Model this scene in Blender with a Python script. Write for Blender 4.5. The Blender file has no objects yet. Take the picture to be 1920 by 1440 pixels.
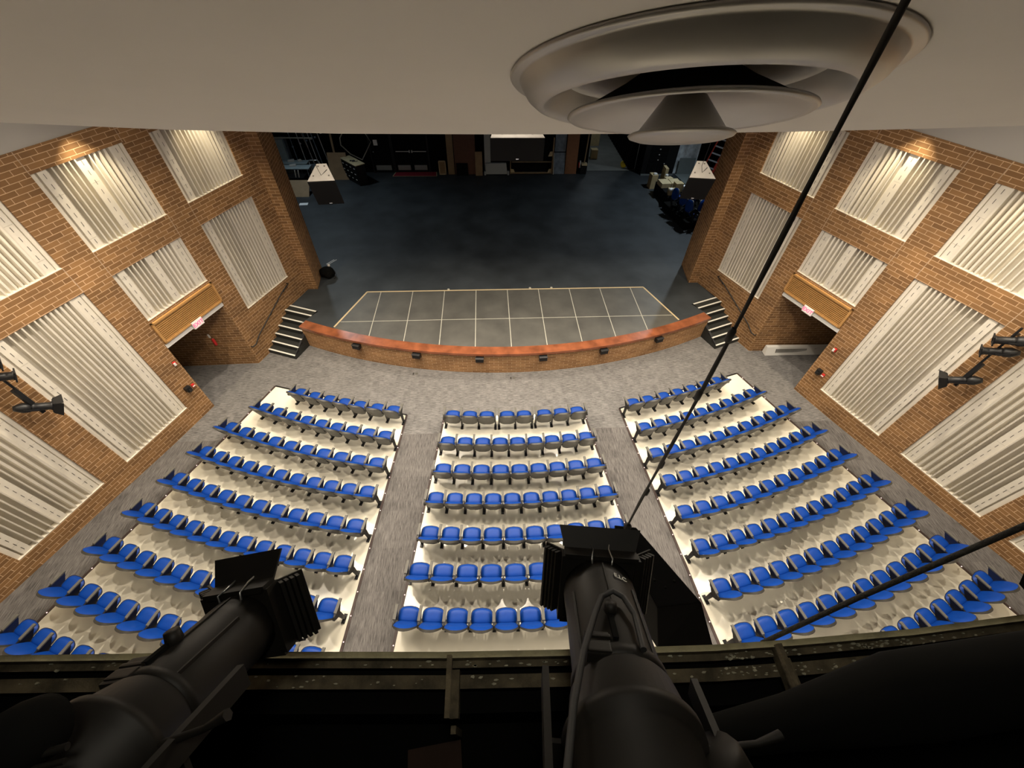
import bpy, bmesh, math, random
from mathutils import Vector, Matrix
random.seed(7)
S = bpy.context.scene
COL = S.collection
PI = math.pi
A = math.radians(20.6); CA, SA = math.cos(A), math.sin(A)

# ---------------------------------------------------------------- materials
MATS = {}
def mat(name, col, rough=.6, metal=0., var=0., vscale=8., bump=0., bscale=60., emit=0., spec=.5, coat=0., stretch=None, coord='Object'):
    if name in MATS: return MATS[name]
    m = bpy.data.materials.new(name); m.use_nodes = True
    nt = m.node_tree; N = nt.nodes; L = nt.links
    b = N['Principled BSDF']
    c = tuple(col) + (1,)
    b.inputs['Base Color'].default_value = c
    b.inputs['Roughness'].default_value = rough
    b.inputs['Metallic'].default_value = metal
    b.inputs['Specular IOR Level'].default_value = spec
    b.inputs['Coat Weight'].default_value = coat
    if emit:
        b.inputs['Emission Color'].default_value = c
        b.inputs['Emission Strength'].default_value = emit
    tc = N.new('ShaderNodeTexCoord'); mp = N.new('ShaderNodeMapping')
    L.new(tc.outputs[coord], mp.inputs['Vector'])
    if stretch: mp.inputs['Scale'].default_value = stretch
    if var:
        n = N.new('ShaderNodeTexNoise'); n.inputs['Scale'].default_value = vscale; n.inputs['Detail'].default_value = 5
        L.new(mp.outputs[0], n.inputs['Vector'])
        r = N.new('ShaderNodeMapRange'); r.inputs['From Min'].default_value = .3; r.inputs['From Max'].default_value = .7
        r.inputs['To Min'].default_value = 1 - var; r.inputs['To Max'].default_value = 1 + var
        L.new(n.outputs['Fac'], r.inputs['Value'])
        x = N.new('ShaderNodeVectorMath'); x.operation = 'SCALE'; x.inputs[0].default_value = col
        L.new(r.outputs[0], x.inputs['Scale']); L.new(x.outputs[0], b.inputs['Base Color'])
    if bump:
        n2 = N.new('ShaderNodeTexNoise'); n2.inputs['Scale'].default_value = bscale; n2.inputs['Detail'].default_value = 4
        L.new(mp.outputs[0], n2.inputs['Vector'])
        bp = N.new('ShaderNodeBump'); bp.inputs['Strength'].default_value = bump; bp.inputs['Distance'].default_value = .01
        L.new(n2.outputs['Fac'], bp.inputs['Height']); L.new(bp.outputs[0], b.inputs['Normal'])
    MATS[name] = m
    return m

def brick_mat(name, c1, c2, mortar, bw=.305, rh=.1016, ms=.0065):
    m = bpy.data.materials.new(name); m.use_nodes = True
    nt = m.node_tree; N = nt.nodes; L = nt.links; b = N['Principled BSDF']
    b.inputs['Roughness'].default_value = .8
    tc = N.new('ShaderNodeTexCoord')
    t = N.new('ShaderNodeTexBrick'); t.offset = .5; t.squash = 1
    t.inputs['Scale'].default_value = 1; t.inputs['Brick Width'].default_value = bw; t.inputs['Row Height'].default_value = rh
    t.inputs['Mortar Size'].default_value = ms; t.inputs['Mortar Smooth'].default_value = .1; t.inputs['Bias'].default_value = 0
    t.inputs['Color1'].default_value = c1 + (1,); t.inputs['Color2'].default_value = c2 + (1,); t.inputs['Mortar'].default_value = mortar + (1,)
    L.new(tc.outputs['UV'], t.inputs['Vector'])
    n = N.new('ShaderNodeTexNoise'); n.inputs['Scale'].default_value = 1.3; n.inputs['Detail'].default_value = 6
    L.new(tc.outputs['UV'], n.inputs['Vector'])
    r = N.new('ShaderNodeMapRange'); r.inputs['From Min'].default_value = .3; r.inputs['From Max'].default_value = .7
    r.inputs['To Min'].default_value = .8; r.inputs['To Max'].default_value = 1.2; L.new(n.outputs['Fac'], r.inputs['Value'])
    x = N.new('ShaderNodeVectorMath'); x.operation = 'SCALE'; L.new(t.outputs['Color'], x.inputs[0]); L.new(r.outputs[0], x.inputs['Scale'])
    L.new(x.outputs[0], b.inputs['Base Color'])
    bp = N.new('ShaderNodeBump'); bp.inputs['Strength'].default_value = .5; bp.inputs['Distance'].default_value = .006; bp.invert = True
    L.new(t.outputs['Fac'], bp.inputs['Height']); L.new(bp.outputs[0], b.inputs['Normal'])
    MATS[name] = m
    return m

def carpet_mat(name, light, dark, along_y):
    """loop pile carpet planks: fine streaks, alternating tiles slightly lighter and darker"""
    m = bpy.data.materials.new(name); m.use_nodes = True
    nt = m.node_tree; N = nt.nodes; L = nt.links; b = N['Principled BSDF']
    b.inputs['Roughness'].default_value = .95; b.inputs['Specular IOR Level'].default_value = .15
    tc = N.new('ShaderNodeTexCoord')
    mp = N.new('ShaderNodeMapping'); mp.inputs['Scale'].default_value = (48, 3.6, 1) if along_y else (5.5, 40, 1)
    L.new(tc.outputs['UV'], mp.inputs['Vector'])
    n = N.new('ShaderNodeTexNoise'); n.inputs['Scale'].default_value = 1; n.inputs['Detail'].default_value = 4; n.inputs['Roughness'].default_value = .7
    L.new(mp.outputs[0], n.inputs['Vector'])
    w = N.new('ShaderNodeTexBrick'); w.offset = .5; w.inputs['Scale'].default_value = 1
    w.inputs['Brick Width'].default_value = .5 if along_y else .22; w.inputs['Row Height'].default_value = 1.0 if along_y else .25
    w.inputs['Mortar Size'].default_value = 0; w.inputs['Color1'].default_value = (.4, .4, .4, 1); w.inputs['Color2'].default_value = (.6, .6, .6, 1)
    L.new(tc.outputs['UV'], w.inputs['Vector'])
    mx = N.new('ShaderNodeMath'); mx.operation = 'MULTIPLY_ADD'; mx.inputs[1].default_value = 1.5; mx.inputs[2].default_value = -.25
    L.new(n.outputs['Fac'], mx.inputs[0])
    ad = N.new('ShaderNodeMath'); ad.operation = 'ADD'; L.new(mx.outputs[0], ad.inputs[0])
    m2 = N.new('ShaderNodeMath'); m2.operation = 'MULTIPLY_ADD'; m2.inputs[1].default_value = .55; m2.inputs[2].default_value = -.27
    L.new(w.outputs['Color'], m2.inputs[0]); L.new(m2.outputs[0], ad.inputs[1])
    cr = N.new('ShaderNodeValToRGB'); e = cr.color_ramp.elements
    e[0].position = .25; e[0].color = dark + (1,); e[1].position = .75; e[1].color = light + (1,)
    L.new(ad.outputs[0], cr.inputs['Fac']); L.new(cr.outputs['Color'], b.inputs['Base Color'])
    MATS[name] = m
    return m

M = {}
M['brick'] = brick_mat('brick_red_brown', (.29, .152, .058), (.185, .094, .034), (.56, .37, .215))
M['brick_small'] = brick_mat('brick_stage_front', (.36, .19, .078), (.24, .115, .042), (.58, .40, .24), .305, .0815, .006)
M['carpet_x'] = carpet_mat('carpet_cross_aisle', (.235, .226, .218), (.085, .082, .081), False)
M['carpet_y'] = carpet_mat('carpet_aisle', (.185, .174, .167), (.062, .058, .057), True)
M['epoxy'] = mat('cream_epoxy_floor', (.84, .80, .67), .2, var=.04, vscale=2.6, coat=.15)
M['paint'] = mat('warm_white_paint', (.69, .67, .635), .85, var=.02, vscale=2)
M['plaster'] = mat('grey_plaster', (.40, .385, .36), .9)
M['panel'] = mat('cream_panel_paint', (.70, .655, .565), .65, var=.05, vscale=3)
M['slit'] = mat('dark_slit', (.05, .045, .04), .9)
M['seam'] = mat('panel_seam', (.40, .37, .31), .9)
M['blue'] = mat('royal_blue_vinyl', (.001, .042, .27), .5, spec=.28, var=.06, vscale=10)
M['shell'] = mat('charcoal_shell', (.042, .04, .034), .5)
M['pan'] = mat('dark_blue_pan', (.012, .018, .05), .5)
M['arm'] = mat('grey_armrest', (.105, .10, .086), .6)
M['blackmetal'] = mat('black_metal', (.012, .012, .013), .45, .3)
M['stage'] = mat('black_stage_floor', (.036, .042, .047), .58, spec=.35, var=.35, vscale=.9, bump=.02, bscale=5)
M['deck'] = mat('grey_stage_deck', (.088, .085, .075), .5, var=.22, vscale=1.4)
M['tape_tan'] = mat('tan_tape', (.62, .49, .29), .7)
M['tape_white'] = mat('pale_seam', (.46, .45, .38), .7)
M['capwood'] = mat('polished_red_wood', (.25, .080, .034), .28, var=.35, vscale=3, coat=.4)
M['louver'] = mat('oak_louver', (.50, .27, .09), .5, var=.1)
M['louver_dark'] = mat('louver_gap_shade', (.12, .055, .015), .8)
M['white'] = mat('white_enamel', (.78, .77, .73), .4)
M['tread'] = mat('black_rubber_tread', (.02, .022, .02), .6, var=.2, vscale=20)
M['nosing'] = mat('white_nosing', (.75, .74, .68), .6)
M['red'] = mat('red_plastic', (.55, .02, .02), .4)
M['spot'] = mat('black_lamp_housing', (.011, .0095, .0075), .55, .1, var=.2, vscale=15, spec=.3)
M['steelwire'] = mat('bare_steel', (.5, .5, .48), .3, .9)
M['cable'] = mat('black_cable', (.018, .018, .018), .6)
M['cord'] = mat('braided_rope', (.03, .028, .024), .9, bump=.8, bscale=90)
M['olive'] = mat('olive_painted_steel', (.40, .37, .225), .8, var=.25, vscale=14, bump=.5, bscale=40)
M['olive_dark'] = mat('old_brown_paint', (.12, .098, .058), .85, var=.5, vscale=18, bump=.7, bscale=40)
M['chip'] = mat('chipped_pale_paint', (.42, .40, .29), .8, var=.3, vscale=50)
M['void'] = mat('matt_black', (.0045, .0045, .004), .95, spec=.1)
M['diffuser'] = mat('spun_aluminium_paint', (.47, .465, .45), .36, .35, var=.08, vscale=3)
M['plywood'] = mat('plywood', (.34, .235, .13), .7, var=.12, vscale=3)
M['palewood'] = mat('pale_wood', (.60, .50, .30), .6, var=.1, vscale=4)
M['brownply'] = mat('brown_board', (.15, .07, .045), .7, var=.1)
M['bluegrey'] = mat('blue_grey_paint', (.20, .25, .31), .7, var=.3, vscale=5)
M['orangeboard'] = mat('orange_brown_board', (.28, .125, .055), .6, var=.1)
M['greyboard'] = mat('grey_board', (.17, .20, .20), .7, var=.05)
M['whiteboard'] = mat('white_painted_wood', (.50, .54, .55), .7)
M['metalkick'] = mat('kick_plate', (.35, .38, .38), .4, .5)
M['redmat'] = mat('red_mat', (.28, .012, .03), .9)
M['spktop'] = mat('pale_grey_cabinet', (.36, .34, .31), .6, var=.07, vscale=7)
M['spkblack'] = mat('black_grille', (.006, .006, .006), .9, spec=.15)
M['cardboard'] = mat('cardboard', (.50, .40, .22), .8, var=.1, vscale=6)
M['laddred'] = mat('fibreglass_red', (.50, .05, .025), .4)
M['alu'] = mat('aluminium', (.75, .76, .77), .3, .6)
M['tableblue'] = mat('pale_blue_table_top', (.42, .52, .55), .4, var=.1)
M['yellow'] = mat('yellow_plastic', (.85, .70, .02), .4)
M['marble'] = mat('white_marbled_sheet', (.66, .72, .76), .4, var=.45, vscale=2.6)
M['paper'] = mat('white_paper', (.85, .87, .88), .7)
M['exit_red'] = mat('exit_letter_pink', (1, .10, .22), .5, emit=.7)
M['exit_white'] = mat('exit_face', (.95, .88, .82), .5, emit=.12)
M['led'] = mat('aisle_led', (1, .7, .66), .5, emit=1.2)
M['caulk'] = mat('pale_caulk', (.46, .33, .22), .8)
M['backfloor'] = mat('grey_concrete_floor', (.16, .17, .16), .6, var=.15, vscale=2)

# ---------------------------------------------------------------- mesh builder
class MB:
    def __init__(s): s.v = []; s.f = []; s.uv = []; s.mi = []; s.sm = []
    def face(s, pts, uv=None, mi=0, smooth=False):
        i = len(s.v); s.v += [tuple(p) for p in pts]; s.f.append(tuple(range(i, i + len(pts))))
        s.uv.append(uv or [(p[0], p[1]) for p in pts]); s.mi.append(mi); s.sm.append(smooth)
        return s
    def mesh(s, verts, faces, mi=0, smooth=False):
        o = len(s.v); s.v += [tuple(p) for p in verts]
        for f in faces:
            s.f.append(tuple(o + k for k in f)); s.uv.append([(verts[k][0], verts[k][1]) for k in f]); s.mi.append(mi); s.sm.append(smooth)
        return s
    def hexa(s, b, t, mi=0):
        """b, t: four bottom and four top corners, same order (ccw from above)"""
        vs = list(b) + list(t)
        return s.mesh(vs, [(3, 2, 1, 0), (4, 5, 6, 7), (0, 1, 5, 4), (1, 2, 6, 5), (2, 3, 7, 6), (3, 0, 4, 7)], mi)
    def box(s, c, d, rot=None, mi=0, taper=1.):
        x, y, z = d[0] / 2, d[1] / 2, d[2] / 2
        P = [Vector(p) for p in [(-x, -y, -z), (x, -y, -z), (x, y, -z), (-x, y, -z), (-x * taper, -y * taper, z), (x * taper, -y * taper, z), (x * taper, y * taper, z), (-x * taper, y * taper, z)]]
        if rot is not None: P = [rot @ p for p in P]
        P = [p + Vector(c) for p in P]
        return s.hexa(P[:4], P[4:], mi)
    def tube(s, pts, r, n=8, mi=0, caps=True):
        pts = [Vector(p) for p in pts]; R = r if isinstance(r, (list, tuple)) else [r] * len(pts)
        vs = []; up = Vector((0, 0, 1))
        for i, p in enumerate(pts):
            d = (pts[min(i + 1, len(pts) - 1)] - pts[max(i - 1, 0)]).normalized()
            u = d.cross(up if abs(d.dot(up)) < .95 else Vector((1, 0, 0))).normalized(); w = d.cross(u)
            for k in range(n): vs.append(p + R[i] * (math.cos(2 * PI * k / n) * u + math.sin(2 * PI * k / n) * w))
        fs = []
        for i in range(len(pts) - 1):
            for k in range(n): fs.append((i * n + k, i * n + (k + 1) % n, (i + 1) * n + (k + 1) % n, (i + 1) * n + k))
        s.mesh(vs, fs, mi, True)
        if caps:
            s.mesh([vs[k] for k in range(n)][::-1], [tuple(range(n))], mi); s.mesh(vs[-n:], [tuple(range(n))], mi)
        return s
    def lathe(s, prof, n=40, mat4=None, mi=0, smooth=True, caps=False):
        """prof: (radius, height) pairs about local z"""
        vs = []
        for r, h in prof:
            for k in range(n): vs.append(Vector((r * math.cos(2 * PI * k / n), r * math.sin(2 * PI * k / n), h)))
        if mat4 is not None: vs = [mat4 @ v for v in vs]
        fs = []
        for i in range(len(prof) - 1):
            for k in range(n): fs.append((i * n + k, i * n + (k + 1) % n, (i + 1) * n + (k + 1) % n, (i + 1) * n + k))
        s.mesh(vs, fs, mi, smooth)
        if caps:
            s.mesh(vs[:n][::-1], [tuple(range(n))], mi); s.mesh(vs[-n:], [tuple(range(n))], mi)
        return s
    def prism(s, poly, z0, z1, mi=0, uvm=False):
        b = [(p[0], p[1], z0) for p in poly]; t = [(p[0], p[1], z1) for p in poly]; n = len(poly)
        s.mesh(b + t, [tuple(range(n))[::-1], tuple(range(n, 2 * n))] + [(i, (i + 1) % n, n + (i + 1) % n, n + i) for i in range(n)], mi)
        return s
    def build(s, name, mats, parent=None, loc=None, rot=None, bevel=0., shade=None):
        me = bpy.data.meshes.new(name); me.from_pydata(s.v, [], s.f)
        if not isinstance(mats, (list, tuple)): mats = [mats]
        for m in mats: me.materials.append(m)
        uvl = me.uv_layers.new(name='UVMap'); k = 0
        for i, p in enumerate(me.polygons):
            p.material_index = s.mi[i]; p.use_smooth = s.sm[i]
            for j in range(len(s.f[i])): uvl.data[k].uv = s.uv[i][j]; k += 1
        if bevel:
            bm = bmesh.new(); bm.from_mesh(me); bmesh.ops.remove_doubles(bm, verts=bm.verts, dist=1e-5)
            es = [e for e in bm.edges if len(e.link_faces) == 2 and e.calc_face_angle(0) > .5]
            bmesh.ops.bevel(bm, geom=es, offset=bevel, segments=2, affect='EDGES', profile=.7)
            bm.to_mesh(me); bm.free()
        me.update()
        o = bpy.data.objects.new(name, me); COL.objects.link(o)
        if parent is not None: o.parent = parent
        if loc is not None: o.location = loc
        if rot is not None: o.rotation_euler = rot
        return o

def tag(o, label=None, cat=None, group=None, kind=None):
    if label: o['label'] = label
    if cat: o['category'] = cat
    if group: o['group'] = group
    if kind: o['kind'] = kind
    return o
def thing(name, label, cat, loc=(0, 0, 0), rz=0., group=None, rot=None):
    o = bpy.data.objects.new(name, None); COL.objects.link(o); o.location = loc
    o.rotation_euler = rot if rot is not None else (0, 0, rz); o.empty_display_size = .1
    return tag(o, label, cat, group)
def struct(o): o['kind'] = 'structure'; return o

def text_mesh(name, body, size, m, parent, mw, extrude=.002, offset=0., align='CENTER'):
    fc = bpy.data.curves.new(name, 'FONT'); fc.body = body; fc.size = size; fc.extrude = extrude; fc.align_x = align; fc.align_y = 'CENTER'; fc.offset = offset
    fo = bpy.data.objects.new(name + '_outline', fc); COL.objects.link(fo)
    me = bpy.data.meshes.new_from_object(fo); bpy.data.objects.remove(fo); bpy.data.curves.remove(fc)
    me.materials.clear(); me.materials.append(m)
    o = bpy.data.objects.new(name, me); COL.objects.link(o); o.parent = parent; o.matrix_local = mw
    return o
# ---------------------------------------------------------------- room frame
def wp(side, y, z, out=0.):
    """point on a side wall (side -1 left, +1 right); out = metres behind the wall face"""
    return Vector((side * (12.12 - SA * y) / CA + side * CA * out, y + SA * out, z))
def zf(y): return 0. if y > 7.5 else (7.5 - y) * .032
SH = .92       # stage height
CY0, RC = 27.25, 17.27      # stage front arc

# side walls ------------------------------------------------------------
COLS = [(11.42, 13.31), (8.93, 10.79), (6.43, 8.29), (3.90, 5.82), (1.38, 3.30), (-1.14, .78)]
def side_wall(side):
    holes = []
    for i, (a, b) in enumerate(COLS):
        holes.append((a, b, 5.37, 7.05, .16))
        if i == 0: holes.append((a, b, 1.88, 4.76, .16))
        elif i == 1: holes.append((a, b, 3.40, 4.76, .16)); holes.append((8.88, 10.80, -1, 2.60, None))
        else: holes.append((a, b, .63, 4.76, .16))
    ys = sorted({-6., 13.90} | {h[0] for h in holes} | {h[1] for h in holes})
    zs = sorted({-.2, 7.46} | {h[2] for h in holes if h[2] > 0} | {h[3] for h in holes})
    mb = MB()
    def q(p4, u): mb.face(p4, u, 0)
    for i in range(len(ys) - 1):
        for j in range(len(zs) - 1):
            yc, zc = (ys[i] + ys[i + 1]) / 2, (zs[j] + zs[j + 1]) / 2
            if any(h[0] < yc < h[1] and h[2] < zc < h[3] for h in holes): continue
            c = [(ys[i], zs[j]), (ys[i + 1], zs[j]), (ys[i + 1], zs[j + 1]), (ys[i], zs[j + 1])]
            q([wp(side, y, z) for y, z in c], [(y / CA, z) for y, z in c])
    for h in holes:
        d = h[4] or .3
        z0 = max(h[2], -.2)
        for y in (h[0], h[1]):
            q([wp(side, y, z0), wp(side, y, h[3]), wp(side, y, h[3], d), wp(side, y, z0, d)], [(y, z0), (y, h[3]), (y + d, h[3]), (y + d, z0)])
        for z in ((h[2], h[3]) if h[4] else (h[3],)):
            q([wp(side, h[0], z), wp(side, h[1], z), wp(side, h[1], z, d), wp(side, h[0], z, d)], [(h[0], z), (h[1], z), (h[1], z + d), (h[0], z + d)])
        if h[4]:
            q([wp(side, y, z, d) for y, z in ((h[0], h[2]), (h[1], h[2]), (h[1], h[3]), (h[0], h[3]))], [(y, z) for y, z in ((h[0], h[2]), (h[1], h[2]), (h[1], h[3]), (h[0], h[3]))])
    # top of the brickwork
    q([wp(side, -6, 7.46), wp(side, 13.9, 7.46), wp(side, 13.9, 7.46, .3), wp(side, -6, 7.46, .3)], [(0, 0), (20, 0), (20, .3), (0, .3)])
    nm = 'wall_left' if side < 0 else 'wall_right'
    o = struct(mb.build(nm, M['brick']))
    # pale control joints
    j = MB()
    for y in (8.29, 8.93, 10.79, 11.42, 5.82, 6.43, 3.9, 3.3):
        for z0, z1 in ((4.76, 5.37), (7.05, 7.46)):
            j.hexa([wp(side, y - .007, z0, -.002), wp(side, y + .007, z0, -.002), wp(side, y + .007, z0, .01), wp(side, y - .007, z0, .01)],
                   [wp(side, y - .007, z1, -.002), wp(side, y + .007, z1, -.002), wp(side, y + .007, z1, .01), wp(side, y - .007, z1, .01)])
    j.build('control_joint', M['caulk'], o)
    # plaster above
    p = MB(); p.face([wp(side, -6, 7.46, .02), wp(side, 13.9, 7.46, .02), wp(side, 13.9, 11.5, .02), wp(side, -6, 11.5, .02)])
    struct(p.build(nm + '_upper', M['plaster']))
    # pilaster and proscenium return
    p = MB(); x0 = abs(wp(side, 13.9, 0).x); x1 = 7.35
    def vq(a, b, z0, z1):
        L = math.hypot(a[0] - b[0], a[1] - b[1]); u0 = a[0] + a[1]
        p.face([(a[0], a[1], z0), (b[0], b[1], z0), (b[0], b[1], z1), (a[0], a[1], z1)], [(u0, z0), (u0 + L, z0), (u0 + L, z1), (u0, z1)])
    vq((side * x0, 13.9), (side * x1, 13.9), -.2, 7.4)
    vq((side * x1, 13.9), (side * 7.52, 15.25), -.2, 7.4)
    vq((side * 7.52, 15.25), (side * 8.3, 15.3), -.2, 7.4)
    struct(p.build('wall_proscenium_' + ('left' if side < 0 else 'right'), M['brick']))
    # exit recess: brick side, dark far end, ceiling
    p = MB()
    def vq2(a, b, z0, z1):
        L = math.hypot(a[0] - b[0], a[1] - b[1]); u0 = a[0] * 1.
        p.face([(a[0], a[1], z0), (b[0], b[1], z0), (b[0], b[1], z1), (a[0], a[1], z1)], [(u0, z0), (u0 + L, z0), (u0 + L, z1), (u0, z1)])
    xf = abs(wp(side, 10.8, 0).x)
    vq2((side * xf, 10.80), (side * 14.2, 10.66), -.2, 2.7)
    xn = abs(wp(side, 8.88, 0, .3).x)
    vq2((side * xn, wp(side, 8.88, 0, .3).y), (side * 14.2, 9.0), -.2, 2.7)
    vq2((side * 14.2, 8.9), (side * 14.2, 10.8), -.2, 2.7)
    struct(p.build('wall_exit_' + ('left' if side < 0 else 'right'), M['brick']))
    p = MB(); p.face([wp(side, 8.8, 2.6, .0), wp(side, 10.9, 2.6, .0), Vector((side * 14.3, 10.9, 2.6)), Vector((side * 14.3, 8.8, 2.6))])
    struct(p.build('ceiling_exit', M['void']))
for s_ in (-1, 1): side_wall(s_)

# ---------------------------------------------------------------- acoustic panels
def panel_profile(w, kind):
    """(s, depth behind wall face) polyline; kind 'three' has a middle flat strip"""
    P = [(0, .05), (.09, .05), (.10, .10), (.125, .10), (.13, .03), (.31, .03)]
    flats = [.22]
    def deep(s, n, per):
        for k in range(n):
            P.extend([(s + .003, .155), (s + per * .72, .155), (s + per * .76, .005), (s + per * .97, .0)]); s += per
        return s
    def shallow(s, n, per, d=.145):
        for k in range(n):
            P.extend([(s + per * .12, d), (s + per * .45, d - .02), (s + per * .62, .02), (s + per * .97, .01)]); s += per
        return s
    end = w - .10
    if kind == 'three':
        mid = w * .5
        s = deep(.31, 5, (mid - .1 - .31) / 5)
        P.extend([(s, .028), (s + .20, .028)]); flats.append(s + .10); s += .20
        s = deep(s, 1, .11)
        s = shallow(s, 4, (end - .20 - s) / 4)
    else:
        s = deep(.31, 5, .125)
        s = shallow(s, 7, (end - .20 - s) / 7)
    P.extend([(s, .03), (end - .01, .03), (end, .07), (end + .012, .07), (end + .015, .04), (w, .04)]); flats.append((s + end) / 2)
    return P, flats
PANEL_POS = {0: 'nearest the stage', 1: 'over the exit', 2: 'next after the exit', 3: 'second after the exit', 4: 'third after the exit', 5: 'at the rear'}
def acoustic_panel(side, i, z0, z1, label):
    a, b = COLS[i]
    w = (b - a) / CA
    prof, flats = panel_profile(w, 'three' if i in (1, 3, 5) else 'two')
    # mirror-symmetric hall: s runs from the rear edge towards the stage
    mb = MB()
    def pt(s, d, z): return wp(side, a + s * CA, z, d)
    for k in range(len(prof) - 1):
        (s0, d0), (s1, d1) = prof[k], prof[k + 1]
        mb.face([pt(s0, d0, z0), pt(s1, d1, z0), pt(s1, d1, z1), pt(s0, d0, z1)])
    # slits and seams on the flat strips, small metal lips at the foot
    for s in flats:
        z = z0 + .12
        while z + .1 < z1:
            mb.face([pt(s - .005, .026, z), pt(s + .005, .026, z), pt(s + .005, .026, z + .10), pt(s - .005, .026, z + .10)], mi=1)
            z += .20
    rr = random.Random(i * 7 + int(z0 * 10) + side)
    for s in flats:
        for q in range(int((z1 - z0) / .8) + 1):
            z = z0 + .3 + q * .8 + rr.uniform(-.1, .1)
            if z < z1 - .1:
                mb.face([pt(s - .08, .027, z), pt(s + .08, .027, z), pt(s + .08, .027, z + .005), pt(s - .08, .027, z + .005)], mi=2)
    for q in range(5):
        s = .45 + q * (w - .9) / 5; z = rr.uniform(z0 + .3, z1 - .3)
    mb.hexa([pt(0, .0, z0), pt(w, .0, z0), pt(w, .15, z0), pt(0, .15, z0)], [pt(0, .0, z0 + .015), pt(w, .0, z0 + .015), pt(w, .15, z0 + .015), pt(0, .15, z0 + .015)])
    o = mb.build('acoustic_panel', [M['panel'], M['slit'], M['seam']])
    return tag(o, label, 'wall panel', 'folded acoustic panels on the side walls')
for s_ in (-1, 1):
    wl = 'left' if s_ < 0 else 'right'
    acoustic_panel(s_, 0, 5.37, 7.05, 'upper cream folded panel nearest the stage on the %s brick wall' % wl)
    acoustic_panel(s_, 1, 5.37, 7.05, 'upper cream folded panel above the short panel over exit, %s brick wall' % wl)
    acoustic_panel(s_, 2, 5.37, 7.05, 'upper cream folded panel third from the stage, %s brick wall' % wl)
    acoustic_panel(s_, 0, 1.88, 4.76, 'cream folded panel above the stage steps handrail, %s brick wall' % wl)
    acoustic_panel(s_, 1, 3.40, 4.76, 'short cream folded panel directly above wooden louver, %s brick wall' % wl)
    acoustic_panel(s_, 2, .63, 4.76, 'tall cream folded panel right beside the exit opening, %s brick wall' % wl)
    acoustic_panel(s_, 3, .63, 4.76, 'tall cream folded panel behind the wall spotlights, %s brick wall' % wl)
    acoustic_panel(s_, 4, .63, 4.76, 'tall cream folded panel farthest to the rear, cut by frame, %s wall' % wl)

# louvers, lintels, exit signs, alarms, handrails --------------------------
def wall_rot(side):
    """local x along the wall towards the stage, local y into the wall, z up"""
    T = Vector((-side * SA, CA, 0)); N_ = Vector((side * CA, SA, 0))
    return T, N_
def wall_frame(side, y, z, out=0.):
    T, N_ = wall_rot(side); Z = Vector((0, 0, 1))
    m = Matrix((T, N_, Z)).transposed().to_4x4(); m.translation = wp(side, y, z, out); return m
def wall_thing(name, label, cat, side, y, z, out=0., group=None):
    o = thing(name, label, cat, group=group); o.matrix_world = wall_frame(side, y, z, out)
    # keep a right-handed frame
    if side > 0:
        T, N_ = wall_rot(side); m = Matrix((-T, N_, Vector((0, 0, 1)))).transposed().to_4x4()
        # (-T, N, Z) is right handed on the right wall
        m.translation = wp(side, y, z, out); o.matrix_world = m
    else:
        T, N_ = wall_rot(side)
        if T.cross(N_).z < 0:
            m = Matrix((-T, N_, Vector((0, 0, 1)))).transposed().to_4x4(); m.translation = wp(side, y, z, out); o.matrix_world = m
    return o
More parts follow.
